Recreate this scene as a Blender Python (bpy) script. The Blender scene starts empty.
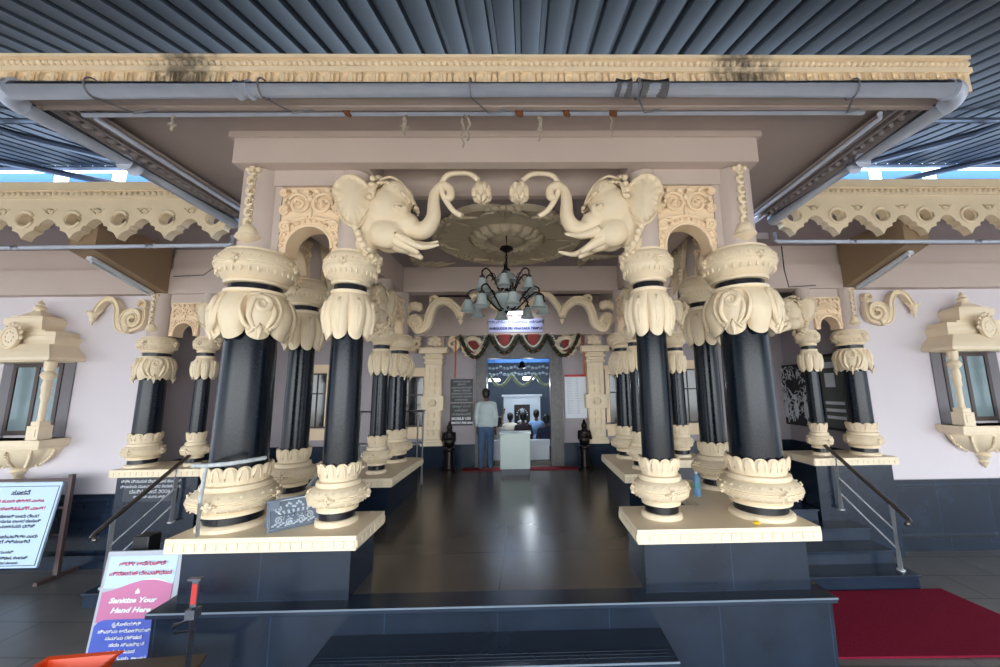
import bpy, bmesh, math, random
from mathutils import Vector, Matrix, noise
PI = math.pi
random.seed(7)
SC = bpy.context.scene
COL = SC.collection

# ------------------------------------------------------------------ camera
cam_d = bpy.data.cameras.new('camera'); cam = bpy.data.objects.new('camera', cam_d); COL.objects.link(cam)
SC.camera = cam
F, PX, PY, PITCH, YAW, ROLL, CX = 378.402, 531.9996, 331.1843, .1491, .0179, -.0132, .2531
R0 = Vector((math.cos(YAW), -math.sin(YAW), 0)); F0 = Vector((math.sin(YAW), math.cos(YAW), 0)); Z0 = Vector((0, 0, 1))
FW = F0*math.cos(PITCH) + Z0*math.sin(PITCH); U0 = -F0*math.sin(PITCH) + Z0*math.cos(PITCH)
RT = R0*math.cos(ROLL) + U0*math.sin(ROLL); UP = -R0*math.sin(ROLL) + U0*math.cos(ROLL)
Mc = Matrix((RT, UP, -FW)).transposed().to_4x4(); Mc.translation = Vector((CX, 0, 1.75))
cam.matrix_world = Mc
cam_d.sensor_width = 36; cam_d.lens = 36*F/1000
cam_d.shift_x = -(PX-500)/1000; cam_d.shift_y = (PY-333.5)/1000
cam_d.clip_start = .05; cam_d.clip_end = 300
# ------------------------------------------------------------------ world: overcast daylight, strongest through the open front
W = bpy.data.worlds.new('daylight'); SC.world = W; W.use_nodes = True
nt = W.node_tree; nt.nodes.clear()
wo = nt.nodes.new('ShaderNodeOutputWorld'); bg = nt.nodes.new('ShaderNodeBackground')
tc = nt.nodes.new('ShaderNodeTexCoord'); sx = nt.nodes.new('ShaderNodeSeparateXYZ')
rp = nt.nodes.new('ShaderNodeValToRGB'); mr = nt.nodes.new('ShaderNodeMapRange')
nt.links.new(tc.outputs['Generated'], sx.inputs[0]); nt.links.new(sx.outputs['Y'], mr.inputs['Value'])
mr.inputs['From Min'].default_value = -1; mr.inputs['From Max'].default_value = 1
nt.links.new(mr.outputs[0], rp.inputs[0])
e = rp.color_ramp.elements
e[0].position = 0; e[0].color = (.9, .96, 1, 1); e[1].position = 1; e[1].color = (.62, .8, 1, 1)
for p, c in ((.08, (.9, .96, 1)), (.17, (.24, .27, .31)), (.4, (.13, .15, .18)), (.62, (.2, .23, .27)), (.8, (.45, .6, .85))):
    q = e.new(p); q.color = (*c, 1)
nt.links.new(rp.outputs[0], bg.inputs[0]); bg.inputs[1].default_value = 8.0
nt.links.new(bg.outputs[0], wo.inputs[0])
SC.view_settings.view_transform = 'Standard'; SC.view_settings.look = 'None'
SC.view_settings.gamma = 1; SC.view_settings.use_curve_mapping = False
SC.view_settings.exposure = 0.0

def lamp(name, kind, loc, energy, color, size=.3, rot=(0, 0, 0), size_y=None):
    d = bpy.data.lights.new(name, kind); d.energy = energy; d.color = color
    if kind == 'AREA':
        d.size = size
        if size_y: d.shape = 'RECTANGLE'; d.size_y = size_y
    else: d.shadow_soft_size = size
    o = bpy.data.objects.new(name, d); COL.objects.link(o); o.location = loc; o.rotation_euler = rot
    return o
sun = lamp('sun', 'SUN', (0, -10, 12), 9, (1, .95, .88), .01, (math.radians(33), 0, math.radians(-8))); sun.data.angle = .02
# light of the shrine hall's ceiling lamps and the lit tube over the door
lamp('hall_light', 'AREA', (.1, 11.2, 2.95), 90, (.75, .88, 1), 1.6)
lamp('tube_glow', 'AREA', (.05, 8.45, 3.42), 5, (.82, .88, 1), .5, (math.radians(30), 0, 0), .1)

# ------------------------------------------------------------------ materials
MATS = {}
def lin(c): return tuple(((v/255)/12.92 if v/255 <= .04045 else ((v/255+.055)/1.055)**2.4) for v in c)
def mat(name, rgb, rough=.6, metal=0, spec=.5, bump=None, vary=None, coat=0, emit=None, trans=0):
    """bump = (kind, scale, strength, distance); vary = (scale, amount)"""
    m = bpy.data.materials.new(name); m.use_nodes = True; MATS[name] = m
    t = m.node_tree; b = t.nodes['Principled BSDF']
    c = lin(rgb)
    b.inputs['Base Color'].default_value = (*c, 1); b.inputs['Roughness'].default_value = rough
    b.inputs['Metallic'].default_value = metal; b.inputs['Specular IOR Level'].default_value = spec
    b.inputs['Coat Weight'].default_value = coat; b.inputs['Coat Roughness'].default_value = .08
    if trans: b.inputs['Transmission Weight'].default_value = trans
    if emit: b.inputs['Emission Color'].default_value = (*lin(emit[0]), 1); b.inputs['Emission Strength'].default_value = emit[1]
    co = t.nodes.new('ShaderNodeTexCoord')
    if vary:
        n = t.nodes.new('ShaderNodeTexNoise'); n.inputs['Scale'].default_value = vary[0]; n.inputs['Detail'].default_value = 6
        t.links.new(co.outputs['Object'], n.inputs['Vector'])
        r = t.nodes.new('ShaderNodeMapRange'); r.inputs['From Min'].default_value = .3; r.inputs['From Max'].default_value = .7
        r.inputs['To Min'].default_value = 1-vary[1]; r.inputs['To Max'].default_value = 1+vary[1]*.6
        t.links.new(n.outputs[0], r.inputs[0])
        h = t.nodes.new('ShaderNodeHueSaturation'); h.inputs['Color'].default_value = (*c, 1)
        t.links.new(r.outputs[0], h.inputs['Value']); t.links.new(h.outputs[0], b.inputs['Base Color'])
    if bump:
        kind, sc, st, di = bump
        if kind == 'noise':
            x = t.nodes.new('ShaderNodeTexNoise'); x.inputs['Detail'].default_value = 4; src = x.outputs[0]
        elif kind == 'voronoi':
            x = t.nodes.new('ShaderNodeTexVoronoi'); x.feature = 'DISTANCE_TO_EDGE'; src = x.outputs['Distance']
        else:
            x = t.nodes.new('ShaderNodeTexWave'); x.inputs['Distortion'].default_value = 9; x.inputs['Detail'].default_value = 1.5; src = x.outputs['Fac']
        x.inputs['Scale'].default_value = sc; t.links.new(co.outputs['Object'], x.inputs['Vector'])
        bp = t.nodes.new('ShaderNodeBump'); bp.inputs['Strength'].default_value = st; bp.inputs['Distance'].default_value = di
        t.links.new(src, bp.inputs['Height']); t.links.new(bp.outputs[0], b.inputs['Normal'])
    return m
IV = mat('ivory_paint', (240, 222, 192), .5, bump=('noise', 22, .25, .01), vary=(3, .05))
IVC = mat('ivory_carved', (240, 222, 192), .55, bump=('wave', 7, .6, .02), vary=(4, .06))
IVF = mat('ivory_fine_carved', (240, 222, 192), .55, bump=('voronoi', 30, .45, .008), vary=(4, .06))
IVE = mat('ivory_smooth', (245, 228, 200), .45, bump=('noise', 14, .15, .01))
IVP = mat('peach_ivory', (244, 219, 186), .55, bump=('noise', 40, .3, .006))
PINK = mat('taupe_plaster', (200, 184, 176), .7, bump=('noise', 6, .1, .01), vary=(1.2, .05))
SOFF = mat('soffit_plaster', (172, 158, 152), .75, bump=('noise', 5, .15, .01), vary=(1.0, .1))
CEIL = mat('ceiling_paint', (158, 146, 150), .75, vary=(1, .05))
MED = mat('ceiling_plasterwork', (190, 176, 152), .6, bump=('noise', 18, .5, .02))
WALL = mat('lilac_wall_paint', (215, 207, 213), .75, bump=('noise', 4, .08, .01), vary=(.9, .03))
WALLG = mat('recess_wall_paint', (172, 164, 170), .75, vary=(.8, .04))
BROWN = mat('brown_beam_paint', (150, 126, 100), .7, vary=(1, .06))
GRB = mat('black_polished_granite', (12, 21, 32), .2, spec=.32, bump=('noise', 60, .1, .003), vary=(30, .3))
GRD = mat('dark_blue_granite', (34, 48, 66), .22, spec=.6, bump=('noise', 9, .04, .004), vary=(2.2, .3))
GRB2 = mat('black_granite_band', (18, 20, 28), .25, spec=.6)
STL = mat('stainless_steel', (222, 226, 232), .3, .35)
STD = mat('dark_steel_rail', (120, 112, 108), .3, .9)
PVC = mat('grey_blue_pvc', (196, 206, 226), .38, spec=.5, bump=('noise', 12, .05, .004), vary=(6, .08))
PVD = mat('pvc_cement_marks', (120, 120, 128), .7)
WOOD = mat('brown_window_frame', (58, 42, 38), .45)
GLASSD = mat('frosted_window_glass', (120, 140, 146), .15, spec=.6, vary=(2, .12))
BLK = mat('dark_window_glass', (14, 17, 24), .1, spec=.6)
WHT = mat('white_board', (225, 232, 242), .4)
SHEETB = mat('pale_blue_poster', (190, 216, 245), .35)
PINKS = mat('pink_print', (196, 116, 160), .35)
BLUES = mat('blue_print', (70, 92, 190), .35)
INKB = mat('dark_blue_ink', (32, 40, 110), .5)
INKK = mat('black_ink', (40, 42, 60), .5)
INKR = mat('red_ink', (190, 60, 90), .5)
INKW = mat('white_lettering', (235, 238, 245), .5)
INKG = mat('silver_lettering', (190, 195, 200), .5)
SIGNB = mat('white_blue_sign', (200, 206, 245), .4)
STONE = mat('grey_etched_stone', (112, 124, 140), .35, bump=('noise', 30, .2, .004))
STONEL = mat('pale_etching', (190, 202, 214), .6)
CARPET = mat('maroon_carpet', (128, 26, 52), .95, spec=.1, bump=('noise', 260, .7, .006), vary=(70, .3))
REDM = mat('red_mat', (130, 20, 34), .9)
ORNG = mat('orange_plastic', (232, 74, 20), .35)
TBL = mat('brown_table', (98, 82, 66), .5)
SHIRT = mat('pale_grey_shirt', (190, 204, 206), .85, bump=('noise', 14, .4, .02))
JEAN = mat('blue_jeans', (72, 96, 130), .85, bump=('noise', 20, .3, .01), vary=(6, .2))
SKIN = mat('brown_skin', (112, 74, 56), .6)
HAIR = mat('black_hair', (16, 15, 17), .5)
LEAF = mat('green_garland_leaves', (44, 52, 30), .8, bump=('noise', 50, .9, .02), vary=(30, .4))
FLW = mat('white_flowers', (222, 216, 196), .7)
FLO = mat('orange_flowers', (216, 110, 40), .7)
FLR = mat('red_cloth', (140, 52, 48), .7)
YEL = mat('yellow_flower', (240, 205, 40), .6)
BRZ = mat('dark_bronze', (40, 34, 32), .3, .7)
SHADE = mat('frosted_lamp_shade', (158, 170, 170), .25, spec=.6)
STRG = mat('old_string', (170, 160, 145), .9)
NEST = mat('mud_nest', (110, 66, 36), .95)
BULB = mat('lit_tube', (255, 255, 255), .4, emit=((235, 240, 255), 5))
HALLL = mat('hall_lamp_glass', (255, 255, 255), .4, emit=((225, 240, 255), 12))
HALLB = mat('blue_hall_paint', (52, 96, 150), .6)
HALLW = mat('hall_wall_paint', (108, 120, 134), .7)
BOX = mat('pale_green_box', (200, 216, 212), .35)
BOTT = mat('blue_plastic_bottle', (120, 170, 215), .15, spec=.6)
RED = mat('red_sticker', (196, 50, 50), .5)
BLACKP = mat('black_plastic', (24, 24, 30), .4)
SHT = mat('blue_translucent_sheet', (110, 165, 225), .5, spec=.3, emit=None)
_t = SHT.node_tree; _o = _t.nodes['Material Output']; _tr = _t.nodes.new('ShaderNodeBsdfTranslucent'); _tr.inputs[0].default_value = (.12, .25, .42, 1)
_mx = _t.nodes.new('ShaderNodeMixShader'); _mx.inputs[0].default_value = .6; _t.links.new(_t.nodes['Principled BSDF'].outputs[0], _mx.inputs[1]); _t.links.new(_tr.outputs[0], _mx.inputs[2]); _t.links.new(_mx.outputs[0], _o.inputs[0])

def joints(m, sx, sy, width, dark, axis='XY', rot=0, off=.5):
    """thin joints between slabs, drawn in the object's own coordinates"""
    t = m.node_tree; b = t.nodes['Principled BSDF']
    co = t.nodes.new('ShaderNodeTexCoord'); mp = t.nodes.new('ShaderNodeMapping')
    if axis == 'XZ': mp.inputs['Rotation'].default_value = (PI/2, 0, 0)
    else: mp.inputs['Rotation'].default_value = (0, 0, rot)
    br = t.nodes.new('ShaderNodeTexBrick'); br.offset = off
    br.inputs['Scale'].default_value = 1; br.inputs['Brick Width'].default_value = sx; br.inputs['Row Height'].default_value = sy
    br.inputs['Mortar Size'].default_value = width; br.inputs['Mortar Smooth'].default_value = .3
    br.inputs['Color1'].default_value = (1, 1, 1, 1); br.inputs['Color2'].default_value = (.86, .86, .86, 1); br.inputs['Mortar'].default_value = (dark, dark, dark, 1)
    t.links.new(co.outputs['Object'], mp.inputs[0]); t.links.new(mp.outputs[0], br.inputs[0])
    mx = t.nodes.new('ShaderNodeMix'); mx.data_type = 'RGBA'; mx.blend_type = 'MULTIPLY'; mx.inputs[0].default_value = 1
    lk = b.inputs['Base Color'].links
    if lk: t.links.new(lk[0].from_socket, mx.inputs[6])
    else: mx.inputs[6].default_value = b.inputs['Base Color'].default_value
    t.links.new(br.outputs['Color'], mx.inputs[7]); t.links.new(mx.outputs[2], b.inputs['Base Color'])
GROUND = mat('grey_stone_paving', (100, 99, 100), .34, spec=.5, bump=('noise', 5, .12, .01), vary=(1.6, .25)); joints(GROUND, 1.5, .62, .014, .35, rot=.05)
FLOOR = mat('polished_dark_floor', (90, 82, 75), .24, spec=.6, vary=(1.5, .12)); joints(FLOOR, 1.6, 1.1, .006, .45, off=0)
GRT = mat('granite_cladding', (27, 39, 56), .2, spec=.6, bump=('noise', 7, .05, .004), vary=(2.5, .35)); joints(GRT, .92, 1.4, .006, 1.9, axis='XZ', off=0)
ROOF = mat('dark_roof_sheet', (36, 39, 45), .55, .1, vary=(1.5, .3), bump=('noise', 3, .1, .02))
# mould stains on the front fascia
FAS = mat('fascia_ivory', (250, 230, 200), .55, vary=(3, .05), bump=('noise', 50, .3, .005))
t = FAS.node_tree; b = t.nodes['Principled BSDF']
co = t.nodes.new('ShaderNodeTexCoord'); se = t.nodes.new('ShaderNodeSeparateXYZ'); t.links.new(co.outputs['Object'], se.inputs[0])
def stain_mask(x0, w):
    a = t.nodes.new('ShaderNodeMath'); a.operation = 'SUBTRACT'; a.inputs[1].default_value = x0; t.links.new(se.outputs[0], a.inputs[0])
    c = t.nodes.new('ShaderNodeMath'); c.operation = 'ABSOLUTE'; t.links.new(a.outputs[0], c.inputs[0])
    r = t.nodes.new('ShaderNodeMapRange'); r.inputs['From Min'].default_value = w; r.inputs['From Max'].default_value = 0; t.links.new(c.outputs[0], r.inputs[0])
    return r.outputs[0]
mx_ = t.nodes.new('ShaderNodeMath'); mx_.operation = 'MAXIMUM'; t.links.new(stain_mask(-2.55, .55), mx_.inputs[0]); t.links.new(stain_mask(2.15, .6), mx_.inputs[1])
nn = t.nodes.new('ShaderNodeTexNoise'); nn.inputs['Scale'].default_value = 14; nn.inputs['Detail'].default_value = 8; t.links.new(co.outputs['Object'], nn.inputs[0])
ml = t.nodes.new('ShaderNodeMath'); ml.operation = 'MULTIPLY'; t.links.new(mx_.outputs[0], ml.inputs[0]); t.links.new(nn.outputs[0], ml.inputs[1])
r2 = t.nodes.new('ShaderNodeMapRange'); r2.inputs['From Min'].default_value = .2; r2.inputs['From Max'].default_value = .5; r2.inputs['To Max'].default_value = .75; t.links.new(ml.outputs[0], r2.inputs[0])
mx = t.nodes.new('ShaderNodeMix'); mx.data_type = 'RGBA'; t.links.new(r2.outputs[0], mx.inputs[0])
t.links.new(b.inputs['Base Color'].links[0].from_socket, mx.inputs[6]); mx.inputs[7].default_value = (.06, .055, .05, 1)
t.links.new(mx.outputs[2], b.inputs['Base Color'])

# ------------------------------------------------------------------ mesh building
def fr(d):
    d = d.normalized(); a = Vector((0, 0, 1)) if abs(d.z) < .9 else Vector((1, 0, 0))
    x = d.cross(a).normalized(); return x, x.cross(d).normalized()
class MB:
    def __init__(s): s.v = []; s.f = []
    def box(s, x0, x1, y0, y1, z0, z1):
        n = len(s.v); s.v += [Vector(p) for p in ((x0,y0,z0),(x1,y0,z0),(x1,y1,z0),(x0,y1,z0),(x0,y0,z1),(x1,y0,z1),(x1,y1,z1),(x0,y1,z1))]
        s.f += [tuple(n+i for i in q) for q in ((3,2,1,0),(4,5,6,7),(0,1,5,4),(1,2,6,5),(2,3,7,6),(3,0,4,7))]; return s
    def grid(s, P, cu=False, cv=False):
        n = len(s.v); a = len(P); b_ = len(P[0])
        for r in P: s.v += [Vector(p) for p in r]
        for i in range(a if cu else a-1):
            for j in range(b_ if cv else b_-1):
                i2 = (i+1) % a; j2 = (j+1) % b_
                s.f.append((n+i*b_+j, n+i*b_+j2, n+i2*b_+j2, n+i2*b_+j))
        return n
    def lathe(s, prof, n=40, c=(0, 0, 0), mod=None, cap=True):
        P = []
        for (r, z) in prof:
            row = []
            for k in range(n):
                a = 2*PI*k/n
                rr, zz = (mod(a, r, z) if mod else (r, z))
                row.append((c[0]+rr*math.cos(a), c[1]+rr*math.sin(a), c[2]+zz))
            P.append(row)
        b0 = s.grid(P, cv=True)
        if cap:
            s.f.append(tuple(b0+k for k in range(n))[::-1]); m_ = b0+(len(P)-1)*n; s.f.append(tuple(m_+k for k in range(n)))
        return s
    def tube(s, pts, r, n=8, closed=False, flat=None):
        pts = [Vector(p) for p in pts]; m_ = len(pts); P = []
        X = None
        for i, p in enumerate(pts):
            if closed: d = pts[(i+1) % m_]-pts[i-1]
            else: d = pts[min(i+1, m_-1)]-pts[max(i-1, 0)]
            if d.length < 1e-9: d = Vector((0, 0, 1))
            d.normalize()
            if X is None: X, Y = fr(d)
            else:
                X = (X-d*X.dot(d));
                if X.length < 1e-6: X, Y = fr(d)
                X.normalize(); Y = d.cross(X)
            rr = r[i] if isinstance(r, (list, tuple)) else r
            P.append([p+(X*math.cos(2*PI*k/n)+Y*math.sin(2*PI*k/n))*rr for k in range(n)])
        b0 = s.grid(P, cu=closed, cv=True)
        if not closed:
            s.f.append(tuple(b0+k for k in range(n))[::-1]); q = b0+(m_-1)*n; s.f.append(tuple(q+k for k in range(n)))
        return s
    def ball(s, c, r, nu=12, nv=8, M=None):
        if not isinstance(r, (tuple, list)): r = (r, r, r)
        c = Vector(c); n = len(s.v); P = []
        def pt(x, y, z):
            q = Vector((x*r[0], y*r[1], z*r[2]))
            if M: q = M @ q
            return q+c
        for i in range(1, nv):
            th = PI*i/nv; P.append([pt(math.sin(th)*math.cos(2*PI*k/nu), math.sin(th)*math.sin(2*PI*k/nu), math.cos(th)) for k in range(nu)])
        b0 = s.grid(P, cv=True); s.v += [pt(0, 0, 1), pt(0, 0, -1)]; t_ = len(s.v)-2
        for k in range(nu):
            s.f.append((t_, b0+k, b0+(k+1) % nu)); q = b0+(nv-2)*nu; s.f.append((t_+1, q+(k+1) % nu, q+k))
        return s
    def capsule(s, a, b_, r1, r2=None, n=12):
        r2 = r2 or r1; a = Vector(a); b_ = Vector(b_); d = (b_-a).normalized() if (b_-a).length else Vector((0,0,1))
        pts = []; rs = []
        for k in range(5):
            t_ = PI/2*k/4; pts.append(a-d*r1*math.cos(t_)); rs.append(max(r1*math.sin(t_), .001))
        for k in range(5):
            t_ = PI/2*k/4; pts.append(b_+d*r2*math.sin(t_)); rs.append(max(r2*math.cos(t_), .001))
        return s.tube(pts, rs, n)
    def prism(s, poly, z0, z1, plane='XY'):
        """poly extruded; plane XY: z0..z1 along Z; XZ: along Y; YZ: along X"""
        n = len(s.v); k = len(poly)
        def pt(p, h): return Vector((p[0], p[1], h)) if plane == 'XY' else (Vector((p[0], h, p[1])) if plane == 'XZ' else Vector((h, p[0], p[1])))
        s.v += [pt(p, z0) for p in poly]+[pt(p, z1) for p in poly]
        s.f.append(tuple(range(n, n+k))[::-1]); s.f.append(tuple(range(n+k, n+2*k)))
        for i in range(k): s.f.append((n+i, n+(i+1) % k, n+k+(i+1) % k, n+k+i))
        return s
    def ribbon(s, pts, wid, y0, y1):
        """a strap following pts in the XZ plane, width wid, raised rims on both edges"""
        m_ = len(pts); P = []
        for i, p in enumerate(pts):
            a = Vector(pts[max(i-1, 0)]); b_ = Vector(pts[min(i+1, m_-1)]); d = (b_-a)
            if d.length < 1e-9: d = Vector((1, 0))
            d.normalize(); nx, nz = -d.y, d.x; w = (wid[i] if isinstance(wid, (list, tuple)) else wid)/2
            ym = (y0+y1)/2; dy = (y1-y0)/2; q = []
            for u, h in ((-1, -.5), (-1, .5), (-.9, 1), (-.7, 1), (-.55, .62), (0, .8), (.55, .62), (.7, 1), (.9, 1), (1, .5), (1, -.5), (.9, -1), (.7, -1), (.55, -.62), (0, -.8), (-.55, -.62), (-.7, -1), (-.9, -1)):
                q.append((p[0]+nx*w*u, ym+dy*h, p[1]+nz*w*u))
            P.append(q)
        b0 = s.grid(P, cv=True); k = len(P[0])
        s.f.append(tuple(b0+i for i in range(k))[::-1]); q = b0+(m_-1)*k; s.f.append(tuple(q+i for i in range(k)))
        return s
    def mesh(s, m_):
        n = len(s.v)
        for v in m_.vertices: s.v.append(v.co.copy())
        for p in m_.polygons: s.f.append(tuple(n+i for i in p.vertices))
        return s
    def xf(s, M, st=0):
        for i in range(st, len(s.v)): s.v[i] = M @ s.v[i]
        return s
    def data(s, name, m_, ang=35, fix=True):
        me = bpy.data.meshes.new(name); me.from_pydata([tuple(v) for v in s.v], [], s.f)
        if fix:
            bm = bmesh.new(); bm.from_mesh(me); bmesh.ops.recalc_face_normals(bm, faces=bm.faces); bm.to_mesh(me); bm.free()
        me.materials.append(m_)
        me.polygons.foreach_set('use_smooth', [True]*len(me.polygons))
        me.set_sharp_from_angle(angle=math.radians(ang)); me.update()
        return me
def part(name, mb, m_, parent=None, ang=35, bevel=0, stuff=False):
    me = mb.data(name, m_, ang); o = bpy.data.objects.new(name, me); COL.objects.link(o)
    if parent: o.parent = parent
    if bevel:
        b_ = o.modifiers.new('bevel', 'BEVEL'); b_.width = bevel; b_.segments = 2; b_.limit_method = 'ANGLE'
    if stuff: o['kind'] = 'stuff'
    return o
def struct(name, mb, m_, bevel=0, parent=None):
    o = part(name, mb, m_, parent, bevel=bevel)
    if not parent: o['kind'] = 'structure'
    return o
def tag(o, label, cat, group=None):
    o['label'] = label; o['category'] = cat
    if group: o['group'] = group
    return o
def thing(name, label, cat, loc=(0, 0, 0), rz=0, group=None):
    o = bpy.data.objects.new(name, None); COL.objects.link(o); o.empty_display_size = .1
    o.location = loc; o.rotation_euler = (0, 0, rz); return tag(o, label, cat, group)
def dup(root, loc, rz, label, group=None, scale=None, skip=()):
    r = root.copy(); COL.objects.link(r); r.location = loc; r.rotation_euler = (0, 0, rz); r['label'] = label
    if group: r['group'] = group
    if scale: r.scale = (scale,)*3
    for ch in list(root.children):
        if ch.name.split('.')[0] in skip: continue
        c = ch.copy(); COL.objects.link(c); c.parent = r
        for g in ch.children: d = g.copy(); COL.objects.link(d); d.parent = c
    return r
def remeshed(mb, voxel=.012, smooth=4):
    me = bpy.data.meshes.new('tmp'); me.from_pydata([tuple(v) for v in mb.v], [], mb.f)
    bm = bmesh.new(); bm.from_mesh(me); bmesh.ops.recalc_face_normals(bm, faces=bm.faces); bm.to_mesh(me); bm.free()
    o = bpy.data.objects.new('tmp', me); COL.objects.link(o)
    m_ = o.modifiers.new('r', 'REMESH'); m_.mode = 'VOXEL'; m_.voxel_size = voxel
    if smooth: q = o.modifiers.new('s', 'SMOOTH'); q.iterations = smooth; q.factor = .5
    dg = bpy.context.evaluated_depsgraph_get(); ev = o.evaluated_get(dg); out = MB().mesh(ev.to_mesh()); ev.to_mesh_clear()
    bpy.data.objects.remove(o); bpy.data.meshes.remove(me)
    return out
def plate(outer, holes, depth, bev=0):
    """2D outline with holes (X,Z plane), thickness depth centred on Y=0"""
    cu = bpy.data.curves.new('tmp', 'CURVE'); cu.dimensions = '2D'; cu.fill_mode = 'BOTH'; cu.extrude = depth/2; cu.bevel_depth = bev; cu.bevel_resolution = 1
    for ring in [outer]+holes:
        sp = cu.splines.new('POLY'); sp.points.add(len(ring)-1); sp.use_cyclic_u = True
        for p, q in zip(sp.points, ring): p.co = (q[0], q[1], 0, 1)
    o = bpy.data.objects.new('tmp', cu); COL.objects.link(o)
    dg = bpy.context.evaluated_depsgraph_get(); ev = o.evaluated_get(dg); mb = MB().mesh(ev.to_mesh()); ev.to_mesh_clear()
    bpy.data.objects.remove(o); bpy.data.curves.remove(cu)
    return mb.xf(Matrix.Rotation(PI/2, 4, 'X'))
def text(s_, size, loc, m_, parent, name='lettering', rx=PI/2, rz=0, align='CENTER', shear=0, bold=0, spacing=1.0):
    """lettering mesh; drawn on a plane facing -Y by default"""
    cu = bpy.data.curves.new('tmp', 'FONT'); cu.body = s_; cu.size = size; cu.align_x = align; cu.align_y = 'CENTER'
    cu.extrude = .0015; cu.shear = shear; cu.offset = bold; cu.space_line = spacing; cu.resolution_u = 2
    o = bpy.data.objects.new('tmp', cu); COL.objects.link(o)
    dg = bpy.context.evaluated_depsgraph_get(); ev = o.evaluated_get(dg); mb = MB().mesh(ev.to_mesh()); ev.to_mesh_clear()
    bpy.data.objects.remove(o); bpy.data.curves.remove(cu)
    if not mb.v: return None
    mb.xf(Matrix.Translation(loc) @ Matrix.Rotation(rz, 4, 'Z') @ Matrix.Rotation(rx, 4, 'X'))
    me = mb.data(name, m_, fix=False); q = bpy.data.objects.new(name, me); COL.objects.link(q); q.parent = parent
    return q
def arc(cx, cz, r, a0, a1, n=12, r2=None):
    r2 = r2 if r2 is not None else r
    return [(cx+(r+(r2-r)*i/n)*math.cos(math.radians(a0+(a1-a0)*i/n)), cz+(r+(r2-r)*i/n)*math.sin(math.radians(a0+(a1-a0)*i/n))) for i in range(n+1)]
def bez(pts, n=8):
    """Catmull-Rom through points of any dimension"""
    P = [Vector(p) for p in pts]; out = []
    for i in range(len(P)-1):
        a = P[max(i-1, 0)]; b_ = P[i]; c = P[i+1]; d = P[min(i+2, len(P)-1)]
        for k in range(n):
            u = k/n; out.append(.5*((2*b_)+(c-a)*u+(2*a-5*b_+4*c-d)*u*u+(3*b_-a-3*c+d)*u**3))
    out.append(P[-1]); return out
# ================================================================== THE SETTING
GZ = -1.03
struct('ground', MB().box(-22, 22, -3.2, 7.0, GZ-.2, GZ), GROUND)
struct('bounce_ground', MB().box(-30, 30, -30, -3.2, GZ-.2, GZ), mat('pale_bounce_ground', (196, 188, 174), .8))  # unseen pale ground, added so sunlit bounce brightens the soffits and fascia
# raised porch floor: clad block and polished top
plat = MB().prism([(-2.79, 3.42), (2.79, 3.42), (2.79, 7.3), (6.4, 7.3), (6.4, 9.3), (-6.4, 9.3), (-6.4, 7.3), (-2.79, 7.3)], GZ, -.045)
struct('porch_platform', plat, GRT)
nose = MB().prism([(-2.82, 3.385), (2.82, 3.385), (2.82, 3.62), (-2.82, 3.62)], -.045, 0)
struct('trim_1', nose, GRD, bevel=.006)
struct('floor', MB().prism([(-2.82, 3.62), (2.82, 3.62), (2.82, 7.25), (6.4, 7.25), (6.4, 9.3), (-6.4, 9.3), (-6.4, 7.25), (-2.82, 7.25)], -.045, 0), FLOOR)
wr = MB().box(-2.82, 2.82, 3.381, 3.386, -.012, .001).box(-1.34, 1.34, 3.024, 3.029, -.222, -.209)
struct('trim_2', wr, mat('worn_granite_edge', (112, 126, 142), .5))
st = MB()
for k in range(4):
    y1 = 3.42-.38*k; z = -.21*(k+1)
    if z < GZ+.05: z = GZ+.08
    st.box(-1.31, 1.31, y1-.36, y1, GZ, z-.035); st.box(-1.34, 1.34, y1-.39, y1, z-.035, z)
    for g in range(3): st.box(-1.3, 1.3, y1-.34+g*.035, y1-.328+g*.035, z, z+.003)
struct('front_stairs', st, GRD, bevel=.004)
for s, nm in ((1, 'right'), (-1, 'left')):
    st = MB()
    for y0, z in ((5.52, -.85), (5.87, -.67), (6.22, -.48), (6.57, -.30), (6.92, -.14), (7.27, 0)):
        x1 = 5.63 if y0 < 6.5 else 5.1
        if z < 0: 
            st.box(*sorted((s*2.8, s*(x1-.02))), y0+.02, 7.29, max(GZ, z-.19), z-.03); st.box(*sorted((s*2.8, s*x1)), y0, 7.29, z-.03, z)
    struct('side_stairs_'+nm, st, GRD, bevel=.004)
# outer walls with granite dado
for s, nm in ((1, 'right'), (-1, 'left')):
    xs = sorted((s*6.42, s*13.5))
    struct('wall_'+nm, MB().box(*xs, 6.85, 7.05, .08, 3.96), WALL)
    struct('baseboard_'+nm, MB().box(*xs, 6.8, 7.05, -.05, .08).box(*xs, 6.76, 7.05, -.09, -.05).box(*xs, 6.79, 7.05, GZ+.2, -.09).box(*xs, 6.68, 7.05, GZ, GZ+.2), GRT)
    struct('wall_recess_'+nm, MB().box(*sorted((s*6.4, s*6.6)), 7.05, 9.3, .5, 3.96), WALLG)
    struct('baseboard_recess_'+nm, MB().box(*sorted((s*6.36, s*6.6)), 7.05, 9.3, 0, .5), GRD)
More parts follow.
